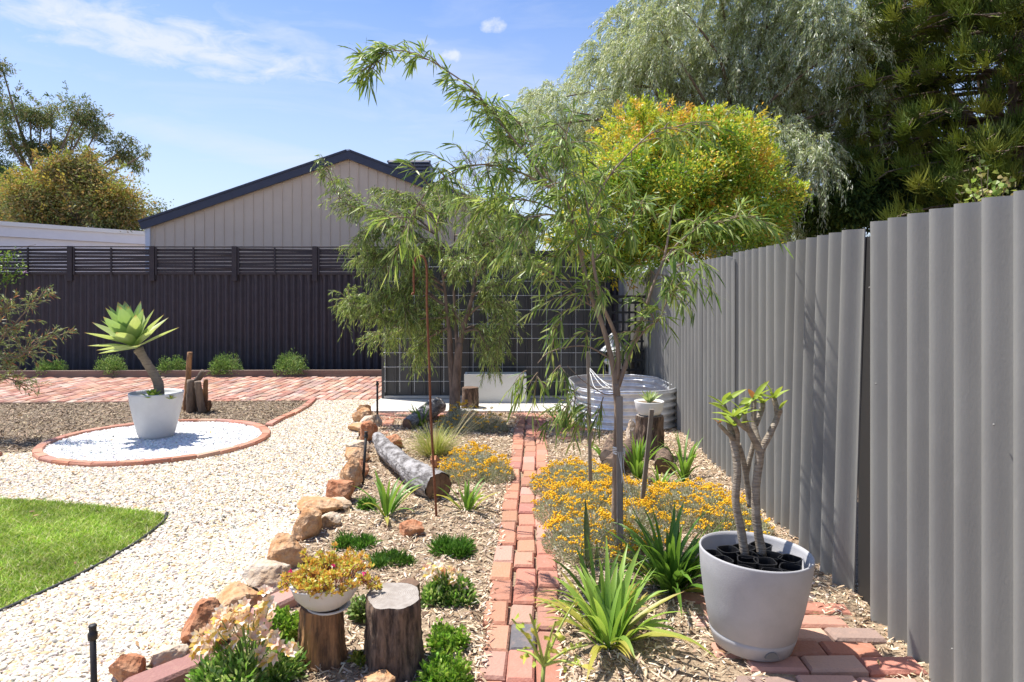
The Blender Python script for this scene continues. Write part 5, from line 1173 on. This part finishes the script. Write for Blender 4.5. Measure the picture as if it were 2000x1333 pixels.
bgtree('gum_tree','tall open gum tree with rounded leaf clumps on bare limbs at the left',(P(60,0,Yg)[0],Yg,0),[(5,135,22),(-20,180,40),(22,212,36),(58,222,30),(80,240,24),(100,225,26),(150,218,34),(175,235,30),(188,262,22),(145,262,24),(120,280,22),(244,288,30),(262,315,24),(228,310,20),(70,285,28),(92,298,26),(10,258,26),(40,300,26),(-60,240,50),(-40,320,50),(285,300,10)],Yg,1500,.12,.032,[(.12,.17,.06),(.20,.25,.09),(.08,.12,.04),(.27,.29,.14),(.26,.20,.11)],.22,P(95,400,Yg),bark='bark',sig=.25,depth=.5,sub=9,spray=8)
bgtree('golden_bushy_tree','wide rust and olive coloured bushy tree below the gum tree',(P(150,0,19)[0],19,0),[(60,400,50),(40,380,40),(110,350,48),(160,340,40),(140,400,60),(200,380,50),(230,400,45),(90,430,50),(190,430,50),(240,435,30),(165,310,22),(30,430,40),(120,330,30)],19,2700,.095,.034,[(.14,.18,.05),(.26,.24,.07),(.34,.22,.08),(.18,.13,.07),(.22,.22,.10)],.16,P(150,440,19),sub=14,sig=.30,pal2=[(.46,.36,.07),(.44,.26,.08),(.30,.34,.07)],droop=-.2,spray=16)
bgtree('distant_small_tree','small olive tree showing above the left end of the garage roof',(P(300,0,20)[0],20,0),[(300,410,26),(285,430,26),(318,425,22),(270,445,20)],20,900,.08,.03,[(.12,.16,.05),(.20,.22,.07)],.08,P(295,450,20))
bgtree('dark_cypress','dark green dense cypress at the far left edge',(P(5,0,21)[0],21,0),[(5,350,34),(20,385,34),(-10,420,40),(25,425,30),(-40,370,60),(0,320,18)],21,3500,.09,.03,[(.03,.06,.02),(.045,.085,.025),(.02,.04,.015)],.15,P(5,430,21),sub=14,sig=.34)
# weeping grey-green tree
def weep():
    Y=13.5;base=(P(1420,0,Y)[0],Y,0);t=thing('weeping_peppermint_tree',base,'huge silvery green weeping tree filling the sky beyond the right fence','tree');a=Acc();lv=Acc();tw=Acc()
    cl=[(1680,60,50),(1690,200,50),(1670,330,55),(1650,-30,70),(1700,270,40),(1060,195,40),(1095,215,55),(1150,165,60),(1180,110,45),(1215,55,40),(1245,20,34),(1240,110,70),(1290,60,60),(1280,170,85),(1330,110,85),(1310,-10,50),(1370,30,80),(1400,-50,90),(1430,120,100),(1380,200,90),(1490,40,90),(1560,60,80),(1500,160,95),(1590,150,80),(1560,230,85),(1620,240,60),(1650,190,50),(1640,300,55),(1580,320,75),(1620,390,50),(1560,410,60),(1500,290,80),(1440,260,80),(1300,250,70),(1200,220,70),(1120,270,60),(1180,300,70),(1260,320,70),(1640,90,55),(1600,20,60),(1500,-80,110),(1680,380,50),(1520,440,60),(1350,330,80),(1040,250,40),(1090,330,50),(1000,300,22),(1450,380,80),(1480,470,70),(1350,440,80),(1600,460,60)]
    hub=P(1430,300,Y+.5);tube(a,smooth_path([base,P(1410,450,Y+.3),hub],6),[.28,.16],12,rough=.15)
    for (px,py,rp) in cl:
        Yc=Y+R.normal()*.7;c=P(px,py,Yc);r=rp*Yc/F
        tube(a,smooth_path([hub,(hub+c)/2+R.normal(size=3)*.2,c],5),[.07,.03,.01],6,caps=False)
        ns=int(78*(rp/60)**2)+6;K=22
        st=c+rsph(ns)*r*np.array([.75,.75,.65])*(.4+.6*R.random((ns,1)))
        od=(st-c)/r+R.normal(size=(ns,3))*.4+np.array([-.35,-.25,.25]);od/=np.linalg.norm(od,axis=1)[:,None]
        l=(.35+.45*R.random(ns))[:,None,None];s=np.linspace(0,1,K)[None,:,None]
        pos=st[:,None]+od[:,None]*l*(1.15*s-.25*s*s)+np.array([0,0,-1.])*l*.7*s**2
        for i in range(0,ns,2): tube(tw,pos[i,::5],[.006,.003],3,(.16,.13,.10),caps=False)
        tan=np.gradient(pos,axis=1).reshape(-1,3);tan/=np.linalg.norm(tan,axis=1)[:,None]+1e-9;p=pos.reshape(-1,3);n=len(p)
        for rep in range(3):
            d=tan+R.normal(size=(n,3))*.45+np.array([-.1,0,-.25])
            leaves(lv,p+R.normal(size=(n,3))*.025,d,rsph(n),.085*(.6+.7*R.random(n)),.013*(.7+.6*R.random(n)),pick([(.44,.49,.29),(.56,.60,.43),(.26,.31,.15),(.72,.75,.62),(.34,.42,.19)],n,.2),curl=.2)
    tr_=mk(a,'trunk',M['bark'],t,base);mk(tw,'twigs',M['twig'],tr_,base);mk(lv,'crown',M['leaf'],t,base)
weep()
# bare twigs left of it
bt=np.array([P(900,0,13)[0],13.2,0]);t=thing('bare_twiggy_tree',bt,'leafless grey twigs showing against the sky right of the cooler','tree');a=Acc()
def grow(p,d,l,r,dep):
    e=p+d*l;m_=(p+e)/2+R.normal(size=3)*l*.06;tube(a,smooth_path([p,m_,e],3),[r,r*.6],5,(.3,.25,.22),caps=False)
    if dep==0: return
    for _ in range(3): grow(p+(e-p)*(.5+.5*R.random()),unit(d+R.normal(size=3)*.55+np.array([-.1,0,.05])),l*.68,r*.55,dep-1)
tube(a,smooth_path([bt,P(960,480,13.2),P(955,420,13.1)],5),[.05,.03],8,(.25,.2,.17))
for k in range(5): grow(P(955,420,13.1),unit(np.array([-.5+.22*k,0,1])+R.normal(size=3)*.15),.62,.018,4)
mk(a,'branches',M['twig'],t,bt)
# yellow-orange shrub
bgtree('golden_lilly_pilly','bright yellow and orange tipped bushy tree just beyond the right fence',(P(1330,0,9.3)[0],9.3,0),[(1230,260,50),(1200,330,55),(1290,260,50),(1340,270,45),(1400,280,50),(1460,270,40),(1260,340,65),(1330,350,70),(1400,350,65),(1450,340,60),(1500,330,30),(1480,400,55),(1540,390,30),(1210,410,60),(1280,430,65),(1350,430,65),(1420,430,65),(1170,380,45),(1180,460,50),(1240,490,50),(1320,500,60),(1480,460,40),(1250,225,25),(1400,240,25),(1110,500,45),(1120,440,35),(1190,520,40),(1560,380,14),(1375,245,22)],9.3,1150,.064,.021,[(.16,.32,.03),(.26,.40,.04),(.10,.2,.025),(.42,.46,.05),(.20,.36,.04)],.09,P(1330,480,9.3),sub=9,sig=.34,pal2=[(.70,.56,.06),(.54,.58,.06),(.74,.40,.08),(.34,.50,.05),(.44,.55,.06),(.66,.60,.07)],droop=-.5,depth=.7,wide=.45,m='leaf',spray=24)
# conifer
def conifer():
    base=np.array([P(1985,0,12.2)[0],12.2,0]);t=thing('hoop_pine',base,'tall dark conifer with tufted finger like shoots above the right fence','tree');a=Acc();lv=Acc()
    tube(a,[base,base+[0,0,11]],[.17,.06],14,rough=.1)
    nf=15;z=1.6
    tips=[];
    while z<8.6:
        for k in range(12):
            az=R.random()*6.28;ln=3.0*(.75+.35*R.random())*(1 if z<5 else 1-(z-5)*.06);d=np.array([math.cos(az),math.sin(az),.12])
            if math.sin(az)>.75: continue
            pts=np.array([base+[0,0,z]+d*ln*s-np.array([0,0,.25])*ln*s*s*.8 for s in np.linspace(0,1,8)]);tube(a,pts,[.035,.01],5,caps=False)
            for s in np.linspace(.35,1,9):
                b=np.array([np.interp(s,np.linspace(0,1,8),pts[:,q]) for q in range(3)])
                side=unit(np.cross(d,(0,0,1)))*(R.random()*2-1)*1.1*(1.25-s)+np.array([0,0,-.25*R.random()])
                e=b+side+d*.12;tube(a,[b,e],[.01,.006],4,caps=False);tips.append((e,unit(d*.7+side*.5+np.array([0,0,.1])),s))
        z+=.27
    T=np.array([x[0] for x in tips]);D=np.array([x[1] for x in tips]);n=len(T);K=44
    st=np.repeat(T,K,0)+R.normal(size=(n*K,3))*.04;dd=np.repeat(D,K,0)*.7+R.normal(size=(n*K,3))*.55+np.array([0,0,.25]);dd/=np.linalg.norm(dd,axis=1)[:,None]
    N_=len(st);l=(.12+.12*R.random(N_))[:,None];up=np.array([0,0,1.]);C=np.repeat(pick([(.13,.18,.03),(.22,.28,.04),(.07,.11,.02),(.32,.36,.06)],n,.3),K,0)
    c3=C
    u=rsph(N_);s_=np.cross(dd,u);s_/=np.linalg.norm(s_,axis=1)[:,None];w_=np.cross(s_,dd);V=[]
    for i,(q,r_) in enumerate(((0,.006),(.4,.0075),(.8,.006),(1.0,.002))):
        c_=st+dd*l*q+up*l*.55*q*q-up*l*.2*q
        for an in (0,2.09,4.19): V.append(c_+s_*math.cos(an)*r_+w_*math.sin(an)*r_)
    V=np.stack(V,1).reshape(-1,3);off=(np.arange(N_)*12)[:,None];F_=[]
    for i in range(3):
        for k in range(3): F_.append(off+np.array([[i*3+k,i*3+(k+1)%3,(i+1)*3+(k+1)%3,(i+1)*3+k]]))
    lv.add(V,[np.concatenate(F_)],np.repeat(C,12,0),False)
    mk(a,'trunk',M['bark'],t,base);mk(lv,'crown',M['leafmatt'],t,base)
conifer()
bgtree('dark_hedge_shrub','dark leafy shrub filling the gap above the fence under the conifer',(P(1700,0,13.2)[0],13.2,0),[(1600,420,50),(1660,400,50),(1720,400,50),(1790,370,55),(1850,350,55),(1920,340,60),(1990,330,60),(1700,330,35),(2080,330,80)],13.2,2300,.10,.04,[(.04,.075,.018),(.07,.12,.03),(.025,.05,.012),(.12,.17,.04)],.12,P(1760,460,13.2),sub=12,sig=.32,depth=.3)
bgtree('dark_pine','very dark pine standing behind the hoop pine, seen only through its gaps',(P(1950,0,16)[0],16,0),[(1680+R.random()*450,-60+R.random()*480,52) for _ in range(46)],16,1100,.16,.02,[(.03,.055,.015),(.05,.085,.02),(.02,.04,.012)],.2,P(1950,300,16),sub=12,sig=.38,depth=.5)
vb=np.array([P(1925,0,4.6)[0],4.6,0]);t=thing('climbing_shrub',vb,'light green broad leaved sprigs poking above the grey fence under the conifer','shrub');a=Acc();s=Acc()
for (x,y) in ((1913,308),(1890,350),(1930,330),(1960,350),(1975,345),(1905,375),(1945,375),(1865,385),(1985,370),(1925,385)):
    e=P(x,y,4.6+R.normal()*.1);tube(s,smooth_path([vb,P(1925,450,4.6),(P(1925,450,4.6)+e)/2,e],5),[.008,.002],5,(.25,.2,.12),caps=False)
    n=16;k=R.random(n)[:,None]*.9;q=P(1925,430,4.6);p=e+(q-e)*k*.7;d=rsph(n)+np.array([0,0,-.2]);leaves(a,p+R.normal(size=(n,3))*.02,d,rsph(n),.055*(.6+.6*R.random(n)),.032*(.7+.5*R.random(n)),pick([(.22,.32,.06),(.30,.38,.10),(.36,.30,.12)],n,.15),wide=.45)
mk(s,'stems',M['twig'],t,vb);mk(a,'leaves',M['leaf'],t,vb)
for o in COL.objects:
    if '_o' in o: del o['_o']
